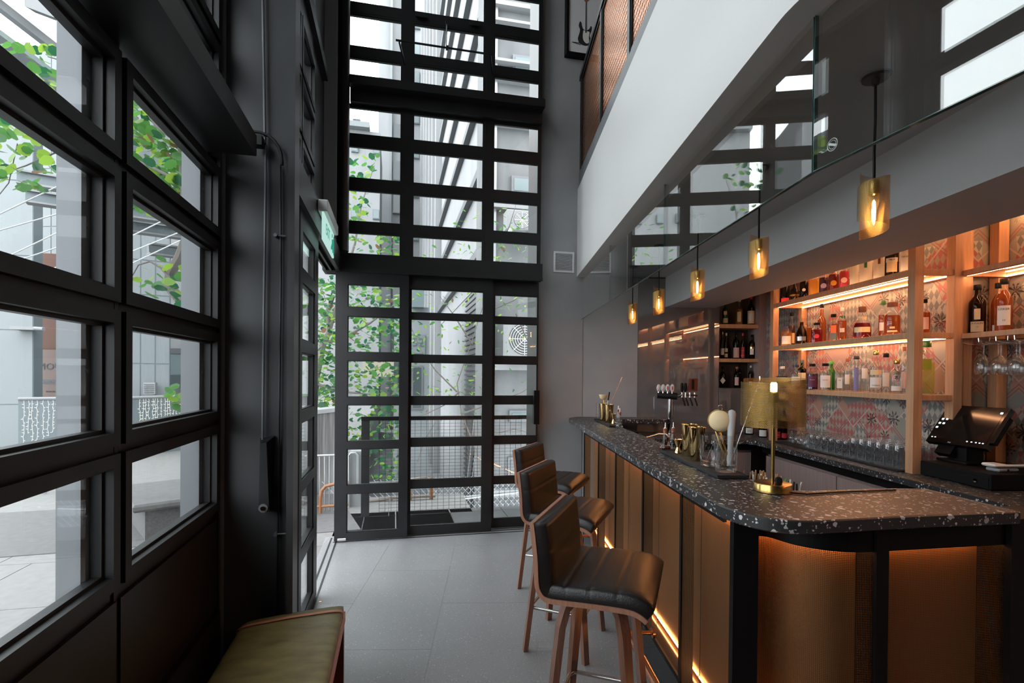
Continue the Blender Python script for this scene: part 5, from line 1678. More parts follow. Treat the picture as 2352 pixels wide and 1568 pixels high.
# straws standing in caddies just behind the bar top
scd = thing('straw_caddy', 'black caddy of straws hooked behind the bar top under the lamp', 'caddy', (0, 0, 0), BR)
MB().box(1.085, 1.21, 1.98, 2.27, .90, .96).build('tub', 'black', scd)
MB().box(1.085, 1.21, 1.98, 2.27, .886, .90).build('tub_base', 'black', scd)
pbr('straw_brown', (.45, .27, .14), .6)
pbr('straw_green', (.10, .52, .06), .6)
cols_ = ['straw_brown', 'straw_green', 'ink', 'paper']
smesh = {}
for c in cols_:
    mb = MB()
    if c == 'straw_green':
        for k in range(10): mb.cur = k % 2; mb.lathe([(.0036, k * .019), (.0036, (k + 1) * .019)], 8, cap=False)
        smesh[c] = mb.mesh('straw', ['paper', c])
    else: smesh[c] = mb.lathe([(.0034, 0), (.0034, .19)], 8, cap=False).mesh('straw', c)
random.seed(3)
k = 0
for i in range(9):
    for j in range(5):
        u = 1.095 + j * .023 + random.uniform(-.004, .004); t = 2.265 - i * .033 + random.uniform(-.006, .006)
        c = 'straw_brown' if i < 5 else random.choice(['straw_green', 'straw_green', 'paper', 'ink'])
        if i < 5 and random.random() < .15: c = 'paper'
        o = bpy.data.objects.new('straw', smesh[c]); COL.objects.link(o)
        o.location = W(u, t, .9605); o.rotation_euler = (random.uniform(-.12, .12), random.uniform(-.1, .16), 0)
        nm = {'straw_brown': 'brown paper straw', 'straw_green': 'green and white striped straw', 'ink': 'black straw', 'paper': 'white paper straw'}[c]
        o.location = W(u, t, .9005)
        tag(o, '%s standing in the caddy behind the table lamp' % nm, 'straw', nm + ' bunch in the caddy')

# ---------------------------------------------------------------- outside: materials
pbr('render_white', (0.264, 0.268, 0.272), .7, noise=(1.2, (0.220, 0.228, 0.236), 5., (1, 1, .3)))
pbr('panel_pale', (0.200, 0.220, 0.228), .45, noise=(.8, (0.180, 0.200, 0.208), 3., (1, 1, 1)))
pbr('panel_blue', (0.136, 0.164, 0.176), .5)
pbr('concrete', (0.160, 0.164, 0.168), .8, noise=(2.5, (0.112, 0.116, 0.120), 6., (1, 1, .5)))
pbr('concrete_boards', (0.168, 0.164, 0.160), .85, noise=(4., (0.064, 0.064, 0.064), 6., (3.2, 3.2, .35)))
pbr('pave_light', (0.200, 0.196, 0.192), .8, noise=(14., (0.168, 0.164, 0.160), 6., (1, 1, 1)))
pbr('mottled_grey', (.125, .122, .122), .8, noise=(14., (.10, .098, .098), 6., (1, 1, 1)))
pbr('slate', (.075, .078, .08), .6, noise=(5., (.055, .057, .06), 4., (1, 1, 1)))
pbr('granite', (0.120, 0.116, 0.116), .7, noise=(60., (0.072, 0.072, 0.072), 3., (1, 1, 1)))
pbr('win_dark', (.07, .085, .09), .15)
pbr('win_pale', (0.144, 0.184, 0.188), .2)
pbr('rib_dark', (0.078, 0.084, 0.090), .6)
pbr('corrugated', (0.108, 0.112, 0.116), .5)
pbr('corrugated_dark', (0.080, 0.082, 0.084), .6)
pbr('copper_wall', (.30, .12, .05), .5)
pbr('sign_orange', (0.128, 0.052, 0.032), .5)
pbr('sign_board', (0.248, 0.180, 0.160), .5)
pbr('pipe_orange', (0.248, 0.104, 0.040), .45)
pbr('pipe_cream', (0.248, 0.208, 0.184), .5)
pbr('booth_red', (0.220, 0.024, 0.016), .5)
pbr('bark', (.14, .125, .115), .9, bump=(40., .4))
pbr('awning_cream', (0.288, 0.264, 0.200), .7)
emis('fairy_light', (1., .98, .94), 1.6)


def leafmat(name, c, t):
    nt = newmat(name)
    tc = N(nt, 'ShaderNodeObjectInfo')
    d = N(nt, 'ShaderNodeBsdfPrincipled', ins={'Base Color': rgb(c), 'Roughness': .42})
    tr = N(nt, 'ShaderNodeBsdfTranslucent', ins={0: rgb(t)})
    mx = N(nt, 'ShaderNodeMixShader', ins={0: .5, 1: d.outputs[0], 2: tr.outputs[0]})
    N(nt, 'ShaderNodeOutputMaterial', ins={0: mx.outputs[0]})


leafmat('leaf_lime', (.14, .27, .04), (.24, .38, .05))
leafmat('leaf_green', (.05, .15, .045), (.09, .25, .05))
leafmat('leaf_deep', (.015, .075, .04), (.025, .12, .05))
leafmat('leaf_dry', (.18, .11, .07), (.16, .1, .05))
LM = ['leaf_lime', 'leaf_green', 'leaf_deep', 'leaf_dry']


def far(px, py, dep):
    return CAM + ray(px, py) * dep


def fxy(px, dep):
    p = far(px, 868, dep); return (float(p[0]), float(p[1]))


def zat(px, py, dep):
    return float(far(px, py, dep)[2])


# ---------------------------------------------------------------- ground
gnd = struct('ground', 'pale stone pavement outside the window wall')
MB().box(-40, -.80, -30, 40, -.5, -.03).build('pavement_bed', 'pave_light', gnd)
MB().box(-.80, -.56, 5.08, 5.70, -.5, -.03).build('pavement_bed', 'pave_light', gnd)
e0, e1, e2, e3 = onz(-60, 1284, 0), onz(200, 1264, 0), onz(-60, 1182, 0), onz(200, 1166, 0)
for i in range(-3, 9):
    for j in range(-2, 5):
        y0 = -1.5 + i * .9; x1 = -.95 - j * .9 - (i % 2) * .25
        MB().box(x1 - .893, x1, y0, y0 + .893, -.03, -.004).build('paving_slab', 'pave_light', gnd)
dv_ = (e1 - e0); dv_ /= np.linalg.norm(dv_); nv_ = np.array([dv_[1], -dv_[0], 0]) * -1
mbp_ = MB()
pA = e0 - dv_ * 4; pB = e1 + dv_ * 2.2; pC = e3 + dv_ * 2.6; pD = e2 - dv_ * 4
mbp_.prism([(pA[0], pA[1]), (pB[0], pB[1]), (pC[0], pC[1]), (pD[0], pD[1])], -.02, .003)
mbp_.build('darker_band', 'mottled_grey', gnd)  # darker flat band across the pale pavement
g2 = struct('ground_terrace', 'dark slate terrace strip outside the glass doors')
MB().box(-.56, 2.4, 5.06, 5.86, -.3, -.012).build('slate_bed', 'slate', g2)
for k in range(5): MB().box(-.55 + k * .58, .02 + k * .58, 5.07, 5.85, -.012, -.004).build('slate_slab', 'slate', g2)
g3 = struct('ground_lane', 'lower lane surface beyond the railing')
MB().box(-8, 10, 5.9, 70, -3.2, -3.0).build('lane_surface', 'concrete', g3)

# ---------------------------------------------------------------- mesh railing, chain-link fence, barriers
rl = thing('mesh_railing', 'black railing with fine wire mesh beyond the glass doors', 'railing')
YR = 5.74
rx0, rx1 = fx(829, YR), 2.3
MB().box(rx0, rx1, YR - .03, YR + .03, 1.005, 1.045).build('top_rail', 'black', rl)
for px in (839, 1242): MB().box(fx(px, YR) - .042, fx(px, YR) + .042, YR - .02, YR + .02, -.03, 1.005).build('post', 'steel', rl)
wm = MB(); x_ = fx(871, YR)
for k in range(26):
    x = x_ + k * .062; wm.box(x - .0017, x + .0017, YR - .0017, YR + .0017, .02, 1.0)
for k in range(28):
    z = .03 + k * .036; wm.box(x_, x_ + 25 * .062, YR + .0017, YR + .0045, z - .0012, z + .0012)
o = wm.build('wire_mesh', 'steel', rl); o['kind'] = 'stuff'
cl = thing('chain_link_fence', 'silver chain-link fence below the mesh railing', 'fence')
YC = 6.6
a, b = ony(938, 1158, YC), ony(1262, 1120, YC)
MB().tube([tuple(a), tuple(b)], .022, 8).build('top_tube', 'galvanised', cl)
cm = MB()
for k in range(30):
    x = a[0] - .3 + k * .075; z0 = -.6
    for s_ in (-1, 1):
        p0 = (x, YC + .02, z0); p1 = (x + s_ * .72, YC + .02, z0 + .80)
        cm.tube([p0, p1], .0028, 4)
o = cm.build('wire_mesh', 'galvanised', cl); o['kind'] = 'stuff'
br_ = thing('pipe_barrier', 'orange and cream pipe barrier outside beyond the railing', 'barrier')
YB = 6.35
pp_ = lambda *q: [tuple(ony(x, y, YB)) for x, y in q]
for q, r, mt in (((( 800, 1158), (900, 1143), (1000, 1138)), .020, 'pipe_cream'), (((870, 1112), (950, 1100), (978, 1096), (988, 1102), (990, 1120)), .018, 'pipe_cream'), (((991, 1096), (990, 1190)), .022, 'pipe_orange'), (((940, 1118), (942, 1185)), .026, 'pipe_orange'), (((897, 1140), (897, 1185)), .022, 'pipe_cream'), (((798, 1112), (940, 1103)), .012, 'render_white')):
    MB().tube(pp_(*q), r, 8).build('pipe', mt, br_)
b2 = thing('pipe_handrail', 'copper coloured bent handrail beside the board-marked wall', 'handrail')
MB().tube([tuple(ony(x, y, 5.9)) for x, y in ((800, 1108), (765, 1112), (748, 1116), (739, 1126), (736, 1145), (736, 1190))], .018, 8).build('pipe', 'pipe_orange', b2)
MB().tube([tuple(ony(x, y, 5.9)) for x, y in ((800, 1158), (765, 1161), (715, 1164))], .015, 8).build('pipe', 'pipe_orange', b2)
b3 = thing('bar_railing', 'thin grey vertical bar railing outside the open doorway', 'railing')
for px in (712, 723, 734, 746, 757, 768): MB().tube([tuple(ony(px, 1046, 6.0)), tuple(ony(px, 1192, 6.0))], .008, 6).build('bar', 'galvanised', b3)
MB().tube([tuple(ony(700, 1047, 6.0)), tuple(ony(790, 1044, 6.0))], .012, 6).build('top_bar', 'galvanised', b3)
MB().tube([tuple(ony(700, 1193, 6.0)), tuple(ony(790, 1190, 6.0))], .012, 6).build('bottom_bar', 'galvanised', b3)
bw = thing('boundary_wall', 'stained board-marked concrete wall outside the open doorway', 'wall')
A_, B_ = fxy(655, 5.9), fxy(795, 7.3)
MB().prism([A_, (A_[0] + .02, A_[1] + .3), (B_[0], B_[1] + .3), B_], -.6, .99).build('panel', 'concrete_boards', bw)
MB().prism([(A_[0] - .05, A_[1] - .06), (A_[0], A_[1] + .5), (B_[0], B_[1] + .5), (B_[0] + .05, B_[1] - .06)], .99, 1.04).build('coping', 'render_white', bw)
bx = thing('meter_box', 'pale grey cabinet with tube frame outside the door leaf', 'cabinet')
MB().box(fx(803, 6.15), fx(830, 6.15), 6.15, 6.4, -.3, .62).build('body', 'render_white', bx)
MB().tube([tuple(ony(x, y, 6.1)) for x, y in ((801, 1190), (801, 1046), (806, 1040), (816, 1040), (821, 1046), (821, 1135))], .011, 8).build('tube_frame', 'galvanised', bx)

# ---------------------------------------------------------------- buildings along the lane


def windows(parent, rects, mat_frame, mat_pane, mk):
    """mk(a0,a1,z0,z1,d0,d1) -> MB box on the facade; rects (a0,a1,z0,z1)"""
    for a0, a1, z0, z1 in rects:
        f = mk(a0, a1, z0, z1, -.02, .05).build('window', mat_frame, parent)
        n = max(1, int(round((a1 - a0) / .8)))
        for k in range(n):
            w = (a1 - a0 - .06) / n
            mk(a0 + .03 + k * w + .02, a0 + .03 + (k + 1) * w - .02, z0 + .05, z1 - .05, .05, .06).build('pane', mat_pane, f)


b1 = thing('ribbed_building', 'tall white building with dark sloping ribs along the lane', 'building')
XB = 2.05
MB().box(XB, XB + 6, 11.6, 43, 3.75, 28).build('upper_wall', 'render_white', b1)
MB().box(XB + .02, XB + 6, 11.6, 15.5, -3, 3.75).build('lower_wall', 'corrugated', b1)
for k in range(44): MB().box(XB - .02, XB + .02, 11.6, 15.5, -2.6 + k * .145, -2.55 + k * .145).build('corrugation', 'corrugated_dark', b1)
MB().box(XB + .02, XB + 6, 15.5, 43, -3, 3.75).build('lower_wall', 'render_white', b1)
for k in range(12): MB().box(XB - .16, XB, 11.7, 24.0, 4.3 + k * 1.9, 4.5 + k * 1.9).build('rib', 'rib_dark', b1)
MB().box(XB - .14, XB + .02, 11.45, 11.62, -3, 28).build('corner_strip', 'concrete', b1)
for k, y in enumerate((24, 26.5, 29, 32, 35, 39)):
    MB().box(XB - .28, XB + .02, y, y + .5, -3, 28).build('fin', 'render_white', b1)
    windows(b1, [(y + .7, y + 1.6 + k * .2, z, z + 1.5) for z in np.arange(.5, 22, 3.0)], 'rib_dark', 'win_dark', lambda a0, a1, z0, z1, d0, d1: MB().box(XB - d1, XB - d0, a0, a1, z0, z1))
MB().bar((XB - .06, 11.7, 2.2), (XB - .06, 15.0, -2.6), .07, .10).bar((XB - .06, 11.9, .9), (XB - .06, 14.5, -2.9), .05, .07).build('stair_stringer', 'render_white', b1)

b2_ = thing('concrete_building', 'grey concrete building with ledges and air conditioner behind the right door leaf', 'building')
YW = 9.6
cxa, cxb = fx(1122, YW), fx(1122, YW) + 5.0
MB().box(cxa, cxb, YW, YW + 1.75, -3.2, 14).build('wall', 'concrete', b2_)
mkw = lambda a0, a1, z0, z1, d0, d1: MB().box(a0, a1, YW - d1, YW - d0, z0, z1)
fz = lambda py: float(ony(1180, py, YW)[2])
fxx = lambda px: float(ony(px, 600, YW)[0])
windows(b2_, [(fxx(1172), fxx(1250), fz(y1), fz(y0)) for y0, y1 in ((-60, -10), (128, 168), (230, 268), (405, 445), (942, 968))], 'steel_grey', 'win_pale', mkw)
windows(b2_, [(fxx(1170), fxx(1250), fz(1105), fz(1048))], 'steel_grey', 'win_dark', mkw)
for y0, y1 in ((60, 66), (20, 30), (150, 156), (188, 196), (282, 288), (292, 297), (470, 485), (836, 850), (1120, 1135)):
    MB().box(cxa - .05, cxb, YW - .18, YW, fz(y1), fz(y0)).build('ledge', 'render_white', b2_)
MB().box(fxx(1132), fxx(1137), YW - .08, YW, -3, 14).build('drain_pipe', 'galvanised', b2_)
for k, (px0, px1, y0, y1, mt) in enumerate(((1152, 1228, 738, 826, 'render_white'), (1150, 1215, 500, 545, 'render_white'))):
    ac = thing('air_conditioner', ['boxy white air conditioner with a round fan grille on the concrete building', 'upper white air conditioner on the concrete building'][k], 'air conditioner', (0, 0, 0))
    x0, x1, z0, z1 = fxx(px0), fxx(px1), fz(y1), fz(y0)
    MB().cbox(x0, x1, YW - .50, YW - .19, z0, z1, .02).build('body', mt, ac)
    cx_, cz_ = x0 + (x1 - x0) * .52, (z0 + z1) / 2; R_ = (z1 - z0) * .40
    MB().disc((cx_, YW - .50, cz_), (0, 1, 0), R_, 28, .01).build('fan_opening', 'rib_dark', ac)
    gm = MB()
    for q in range(1, 7): gm.tube([(cx_ + R_ * q / 6.5 * math.cos(t), YW - .512, cz_ + R_ * q / 6.5 * math.sin(t)) for t in np.linspace(0, 2 * math.pi, 25)], .005, 4)
    for q in range(8): gm.tube([(cx_, YW - .512, cz_), (cx_ + R_ * math.cos(q * .785), YW - .512, cz_ + R_ * math.sin(q * .785))], .005, 4)
    gm.build('fan_grille', 'plastic_white', ac)
    MB().box(x0 + .03, x0 + .08, YW - .6, YW, z0 - .06, z0 - .001).box(x1 - .08, x1 - .03, YW - .6, YW, z0 - .06, z0 - .001).build('bracket', 'galvanised', ac)

b3_ = thing('white_tower', 'tall pale tower closing the end of the lane', 'building')
YE = 44.
ex_ = lambda px: float(ony(px, 500, YE)[0]); ez = lambda py: float(ony(900, py, YE)[2])
MB().box(ex_(868), ex_(1000), YE, YE + 12, -3, 50).build('wall', 'render_white', b3_)
MB().box(ex_(894), ex_(899), YE - .6, YE, -3, 50).box(ex_(925), ex_(930), YE - .8, YE, -3, 50).build('fin', 'panel_pale', b3_)
windows(b3_, [(ex_(902), ex_(922), ez(y + 46), ez(y)) for y in (285, 370, 445, 545, 655)], 'panel_blue', 'win_dark', lambda a0, a1, z0, z1, d0, d1: MB().box(a0, a1, YE - d1 * 4, YE - d0, z0, z1))
windows(b3_, [(ex_(934), ex_(962), ez(y + 30), ez(y)) for y in (30, 95, 160, 250, 330, 420, 520)], 'panel_blue', 'win_pale', lambda a0, a1, z0, z1, d0, d1: MB().box(a0, a1, YE - d1 * 4, YE - d0, z0, z1))
b4_ = thing('low_white_building', 'lower pale building with roof plant left of the tower', 'building')
YG = 36.
gx = lambda px: float(ony(px, 500, YG)[0]); gz = lambda py: float(ony(830, py, YG)[2])
MB().box(gx(600), gx(872), YG, YG + 6, -3, gz(300)).build('wall', 'render_white', b4_)
MB().box(gx(600), gx(848), YG - .6, YG + 6, gz(300), gz(288)).build('parapet', 'panel_pale', b4_)
MB().box(gx(806), gx(824), YG + 1, YG + 3, gz(288), gz(258)).build('roof_plant', 'rib_dark', b4_)
windows(b4_, [(gx(p), gx(p + 16), gz(y + 22), gz(y)) for p in (760, 806, 876 - 20) for y in (330, 480, 640)], 'panel_blue', 'win_pale', lambda a0, a1, z0, z1, d0, d1: MB().box(a0, a1, YG - d1 * 3, YG - d0, z0, z1))
b5_ = thing('lane_shop', 'grey entrance block with number sign beyond the middle door leaf', 'building')
YS = 15.
sx = lambda px: float(ony(px, 800, YS)[0]); sz = lambda py: float(ony(960, py, YS)[2])
MB().box(sx(905), sx(985), YS, YS + 2, -3, sz(705)).build('wall', 'panel_pale', b5_)
MB().box(sx(944), sx(976), YS - .08, YS, sz(812), sz(768)).build('number_board', 'panel_blue', b5_)
text('number', '52', 'rib_dark', b5_, (sx(960), YS - .10, sz(787)), .34)
MB().box(sx(945), sx(972), YS - .3, YS, sz(708), sz(668)).build('hanging_banner', 'win_pale', b5_)
windows(b5_, [(sx(910), sx(935), sz(900), sz(812)), (sx(945), sx(972), sz(940), sz(840))], 'steel_grey', 'win_dark', lambda a0, a1, z0, z1, d0, d1: MB().box(a0, a1, YS - d1, YS - d0, z0, z1))
MB().prism([(sx(838), YS - .9), (sx(905), YS - .9), (sx(905), YS), (sx(838), YS)], sz(865), sz(822)).build('awning', 'awning_cream', b5_)

# ---------------------------------------------------------------- buildings beside the square (left windows)
sq = thing('panelled_building', 'pale panel-clad building with sign recess across the pavement', 'building')


def facade(px0, px1, dep0, dep1, z0, z1, nx, nz, mat, parent, th=.3):
    """panel grid between two plan points"""
    a, b = np.array(fxy(px0, dep0)), np.array(fxy(px1, dep1))
    d = (b - a); n = np.array([-d[1], d[0]]); n /= np.linalg.norm(n)
    if n.dot(a) < 0: n = -n
    MB().prism([tuple(a + n * .01), tuple(b + n * .01), tuple(b + n * th), tuple(a + n * th)], z0, z1).build('wall', 'panel_blue', parent)
    for i in range(nx):
        for k in range(nz):
            g = .012 / np.linalg.norm(d)
            p, q = a + d * (i / nx + g), a + d * ((i + 1) / nx - g)
            MB().prism([tuple(p), tuple(q), tuple(q + n * .02), tuple(p + n * .02)], z0 + (z1 - z0) * k / nz + .012, z0 + (z1 - z0) * (k + 1) / nz - .012).build('panel', mat, parent)


facade(-160, 76, 9.8, 10.2, -.6, 6.6, 2, 5, 'panel_pale', sq)
facade(60, 290, 12.8, 12.6, 3.6, 9.2, 4, 4, 'panel_pale', sq)
facade(285, 480, 15.0, 15.5, 4.4, 9.5, 3, 4, 'panel_pale', sq)
facade(288, 390, 11.0, 11.4, .2, 4.6, 3, 6, 'panel_pale', sq)
va, vb = far(332, 878, 11.0), far(351, 905, 11.0)
MB().box(min(va[0], vb[0]), max(va[0], vb[0]) + .05, va[1] - .06, va[1] + .05, vb[2], va[2]).build('vent_box', 'render_white', sq)
for k in range(5):
    z = vb[2] + .03 + k * (va[2] - vb[2] - .04) / 5
    MB().box(va[0] + .02, vb[0] + .03, va[1] - .075, va[1] - .055, z, z + .012).build('vent_slat', 'rib_dark', sq)
# sign recess
a, b = fxy(60, 12.), fxy(170, 12.2)
MB().prism([a, b, (b[0], b[1] + .3), (a[0], a[1] + .3)], .2, 4.2).build('recess_wall', 'sign_orange', sq)
sgn = thing('company_sign', 'pinkish board reading N MOUN with a dark strapline', 'sign', (0, 0, 0))
sa, sb = far(70, 868, 11.9), far(166, 868, 12.1)
dirv = np.array([sb[0] - sa[0], sb[1] - sa[1], 0]); Lw = np.linalg.norm(dirv); dirv /= Lw
rotz = math.atan2(dirv[1], dirv[0])
z0, z1 = zat(120, 925, 12), zat(120, 803, 12)
sgn.location = (sa[0], sa[1], z0); sgn.rotation_euler = (0, 0, rotz)
MB().box(0, Lw, -.04, 0, 0, z1 - z0).build('board', 'sign_board', sgn)
MB().box(0, Lw, -.045, -.04, (z1 - z0) * .36, (z1 - z0) * .44).build('strap_band', 'steel_grey', sgn)
text('name_lettering', 'IRON MOUNTAIN', 'ink_grey', sgn, (Lw * .525, -.046, (z1 - z0) * .68), .205, align='CENTER', ext=.002)
text('strap_lettering', 'Records Management . Imaging Services . C', 'plastic_grey', sgn, (Lw * .5, -.048, (z1 - z0) * .40), .05, ext=.001)
text('web_lettering', 'www.ironmountain', 'ink_grey', sgn, (Lw * .80, -.046, (z1 - z0) * .22), .085, ext=.001)
pl_ = thing('pale_pier', 'pale plastered pier beside the company sign', 'pier')
a, b = fxy(153, 11.4), fxy(240, 11.8)
MB().prism([a, b, (b[0], b[1] + .4), (a[0], a[1] + .4)], 1.2, 4.4).build('shaft', 'render_white', pl_)
MB().prism([(a[0], a[1] - .05), (b[0], b[1] - .05), (b[0], b[1] + .4), (a[0], a[1] + .4)], .2, 1.2).build('dado', 'rib_dark', pl_)
cm_ = thing('security_camera', 'small white security camera by the sign recess', 'camera', tuple(far(88, 754, 10.0)))
MB().tube([(-.06, 0, .0), (.10, -.03, -.01)], .035, 10).build('body', 'render_white', cm_)
MB().box(-.45, -.05, -.02, .30, -.03, .03).build('bracket', 'render_white', cm_)
so = thing('office_block', 'office block with pale blinds behind the tree', 'building')
a, b = fxy(386, 13.2), fxy(560, 14.)
MB().prism([a, b, (b[0], b[1] + 3), (a[0], a[1] + 3)], -1, 9).build('wall', 'render_white', so)


def on_front(px0, px1, dep, py0, py1, mat, name, parent, th=.06):
    p, q = fxy(px0, dep), fxy(px1, dep)
    MB().prism([p, q, (q[0], q[1] + th), (p[0], p[1] + th)], zat((px0 + px1) / 2, py1, dep), zat((px0 + px1) / 2, py0, dep)).build(name, mat, parent)


on_front(390, 438, 13.0, 800, 812, 'rib_dark', 'blind_box', so)
on_front(390, 438, 13.02, 812, 860, 'win_pale', 'blind', so)
on_front(388, 436, 13.0, 861, 890, 'win_dark', 'window', so)
on_front(440, 458, 13.1, 790, 800, 'rib_dark', 'window_head', so)
on_front(440, 500, 13.05, 802, 838, 'win_pale', 'window', so)
on_front(300, 500, 12.5, 920, 926, 'render_white', 'ledge', so)

# pergola beams and stay cables
for k, (px0, py0, px1, py1, d0, d1) in enumerate(((40, 408, 470, 478, 8.2, 9.6), (60, 452, 480, 515, 8.8, 10.2), (130, 498, 500, 548, 9.2, 10.8), (340, 572, 500, 592, 10.2, 11.2), (150, 385, 480, 430, 7.6, 9.0))):
    bmx = thing('pergola_beam', 'grey steel roof beam across the square, %s of five' % ['second', 'third', 'fourth', 'lowest', 'highest'][k], 'beam')
    p, q = far(px0, py0, d0), far(px1, py1, d1)
    MB().bar(tuple(p), tuple(q), .10, .16).build('web', 'panel_blue', bmx)
    MB().bar(tuple(p + np.array([0, 0, .10])), tuple(q + np.array([0, 0, .10])), .22, .03).bar(tuple(p - np.array([0, 0, .09])), tuple(q - np.array([0, 0, .09])), .22, .03).build('flange', 'render_white', bmx)
for k, (x0, y0, x1, y1) in enumerate(((-40, 510, 250, 372), (-40, 540, 250, 458), (10, 593, 240, 482), (30, 602, 240, 532), (60, 640, 240, 572), (296, 545, 440, 474), (296, 580, 440, 522), (296, 608, 440, 540))):
    o = MB().tube([tuple(far(x0, y0, 6.8)), tuple(far(x1, y1, 7.4))], .009, 6).build('stay_cable', 'galvanised')
    tag(o, 'thin steel stay cable, %s from the top seen through the %s window bay' % (['first', 'second', 'third', 'fourth', 'fifth', 'first', 'second', 'third'][k], 'near' if k < 5 else 'far'), 'cable')
cn = thing('canopy', 'white panel canopy edge high outside the near window bay', 'canopy')
for k in range(4):
    a, b = far(-120 + k * 88, -110 + k * 62, 5.6 + k * .25), far(-120 + (k + 1) * 88, -110 + (k + 1) * 62, 5.6 + (k + 1) * .25)
    n = np.array([.4, .9, 0])
    MB().prism([tuple(a[:2]), tuple(b[:2]), tuple((b + n * .12)[:2]), tuple((a + n * .12)[:2])], float(min(a[2], b[2])) + .15, float(max(a[2], b[2])) + 1.2).build('panel', 'render_white', cn)
p, q = far(-120, -80, 5.8), far(260, 215, 7.2)
MB().bar(tuple(p), tuple(q), .10, .10).build('gutter', 'render_white', cn)
MB().bar(tuple(p + np.array([-.1, .2, -.4])), tuple(q + np.array([-.1, .2, -.4])), .6, .06).build('soffit', 'panel_blue', cn)

# walkway parapet with curtain lights
pw_ = thing('walkway_parapet', 'grey curved walkway parapet hung with fairy lights', 'parapet')
plan = [fxy(42, 8.7), fxy(150, 9.0), fxy(303, 9.4), fxy(460, 10.6), fxy(560, 11.6)]
rings = []
for i, p in enumerate(plan):
    p = np.array(p); d = np.array(plan[min(i + 1, 4)]) - np.array(plan[max(i - 1, 0)]); n = np.array([-d[1], d[0]]); n /= np.linalg.norm(n)
    if n.dot(p) < 0: n = -n
    rings.append([(p[0], p[1], 1.02), (p[0], p[1], -.28), ((p + n * .25)[0], (p + n * .25)[1], -.50), ((p + n * .8)[0], (p + n * .8)[1], -.62), ((p + n * .8)[0], (p + n * .8)[1], 1.0), ((p + n * .2)[0], (p + n * .2)[1], 1.02)])
MB().loft(rings, True, True, True, False).build('slab', 'panel_blue', pw_)
MB().tube([(p[0], p[1], 1.03) for p in plan], .03, 6).build('coping', 'render_white', pw_)
random.seed(5)
ns = 0
for px in list(range(54, 192, 11)) + list(range(322, 462, 7)):
    px += random.uniform(-2, 2)
    dep = float(np.interp(px, [42, 150, 303, 460], [8.7, 9.0, 9.4, 10.6])) - .05
    L_ = random.uniform(.45, .75)
    p0 = far(px, 868, dep); mb = MB(); zz_ = 1.0; pts = [(p0[0], p0[1], zz_)]
    while zz_ > 1.0 - L_:
        zz_ -= .06; pts.append((p0[0] + random.uniform(-.010, .010), p0[1], zz_))
    mb.tube(pts, .0028, 4)
    for q in pts[1:]: mb.tube([q, (q[0] + random.choice((-1, 1)) * .026, q[1] - .01, q[2] + random.uniform(-.015, .015))], .0036, 4)
    mb.build('light_strand', 'fairy_light', pw_)
dk = thing('walkway_wall', 'pale wall panels under the walkway', 'wall')
facade(285, 470, 11.8, 12.8, -1.4, .4, 5, 2, 'panel_pale', dk)
bo = thing('booth', 'small red and grey booth far down under the walkway', 'booth')
on_front(412, 446, 13.2, 1082, 1128, 'rib_dark', 'body', bo, .8)
on_front(446, 470, 13.1, 1075, 1128, 'booth_red', 'side_panel', bo, .8)
on_front(418, 438, 13.15, 1090, 1107, 'win_dark', 'window', bo, .02)
po = thing('poster_board', 'white poster board on the wall under the walkway', 'poster')
on_front(386, 416, 11.5, 1118, 1150, 'render_white', 'board', po, .05)
on_front(388, 408, 11.45, 1092, 1118, 'panel_blue', 'notice', po, .02)
on_front(395, 401, 11.4, 1095, 1116, 'render_white', 'symbol', po, .01)
hr = thing('stair_balustrade', 'glass stair balustrade with steel handrail at the pavement edge', 'balustrade')
p, q = far(20, 1108, 6.4), far(150, 1165, 7.2)
MB().tube([tuple(far(22, 1160, 6.3)), tuple(far(24, 1118, 6.3)), tuple(far(34, 1106, 6.35)), tuple(far(60, 1104, 6.5)), tuple(far(135, 1168, 7.0))], .022, 8).build('handrail', 'chrome', hr)
for px in (30, 62, 100): MB().box(far(px, 1100, 6.5)[0] - .02, far(px, 1100, 6.5)[0] + .02, far(px, 1100, 6.5)[1], far(px, 1100, 6.5)[1] + .03, -.1, .35).build('post', 'chrome', hr)
MB().prism([fxy(5, 6.5), fxy(140, 7.2), (fxy(140, 7.2)[0], fxy(140, 7.2)[1] + .02), (fxy(5, 6.5)[0], fxy(5, 6.5)[1] + .02)], -.1, .30).build('glass_panel', 'window_glass', hr)

# granite seat round the tree
gbn = thing('granite_seat', 'grey granite slab seat on the pavement', 'seat')
g0 = onz(333, 1241, 0); g1 = onz(470, 1225, 0)
dd = np.array([.86, .51, 0]); nn = np.array([-.51, .86, 0])
c0 = np.array([g0[0], g0[1], 0])
P4 = lambda a, b: tuple((c0 + dd * a + nn * b)[:2])
MB().prism([P4(0, 0), P4(1.25, 0), P4(1.25, .9), P4(0, .9)], -.02, .27).build('plinth', 'granite', gbn)
slab(MB(), [P4(-.10, -.08), P4(1.35, -.08), P4(1.35, 1.0), P4(-.10, 1.0)], .27, .34, .02).build('top_slab', 'mottled_grey', gbn)

# ---------------------------------------------------------------- trees
random.seed(11)


def leaf_mesh(kind, mat, name='leaf'):
    mb = MB()
    if kind == 'round':
        pts = [(0, 0, 0), (.40, .18, .05), (.52, .55, .06), (.34, .9, .0), (.06, .98, -.03), (0, .90, 0), (-.06, .98, -.03), (-.34, .9, .0), (-.52, .55, .06), (-.40, .18, .05)]
        c = (0, .5, -.02)
    else:
        pts = [(0, 0, 0), (.14, .2, .02), (.2, .5, .02), (.13, .8, 0), (0, 1.05, -.05), (-.13, .8, 0), (-.2, .5, .02), (-.14, .2, .02)]
        c = (0, .5, -.03)
    n = len(pts); mb.v = list(pts) + [c]
    for i in range(n): mb.face((i, (i + 1) % n, n), True)
    return mb.mesh(name, mat)


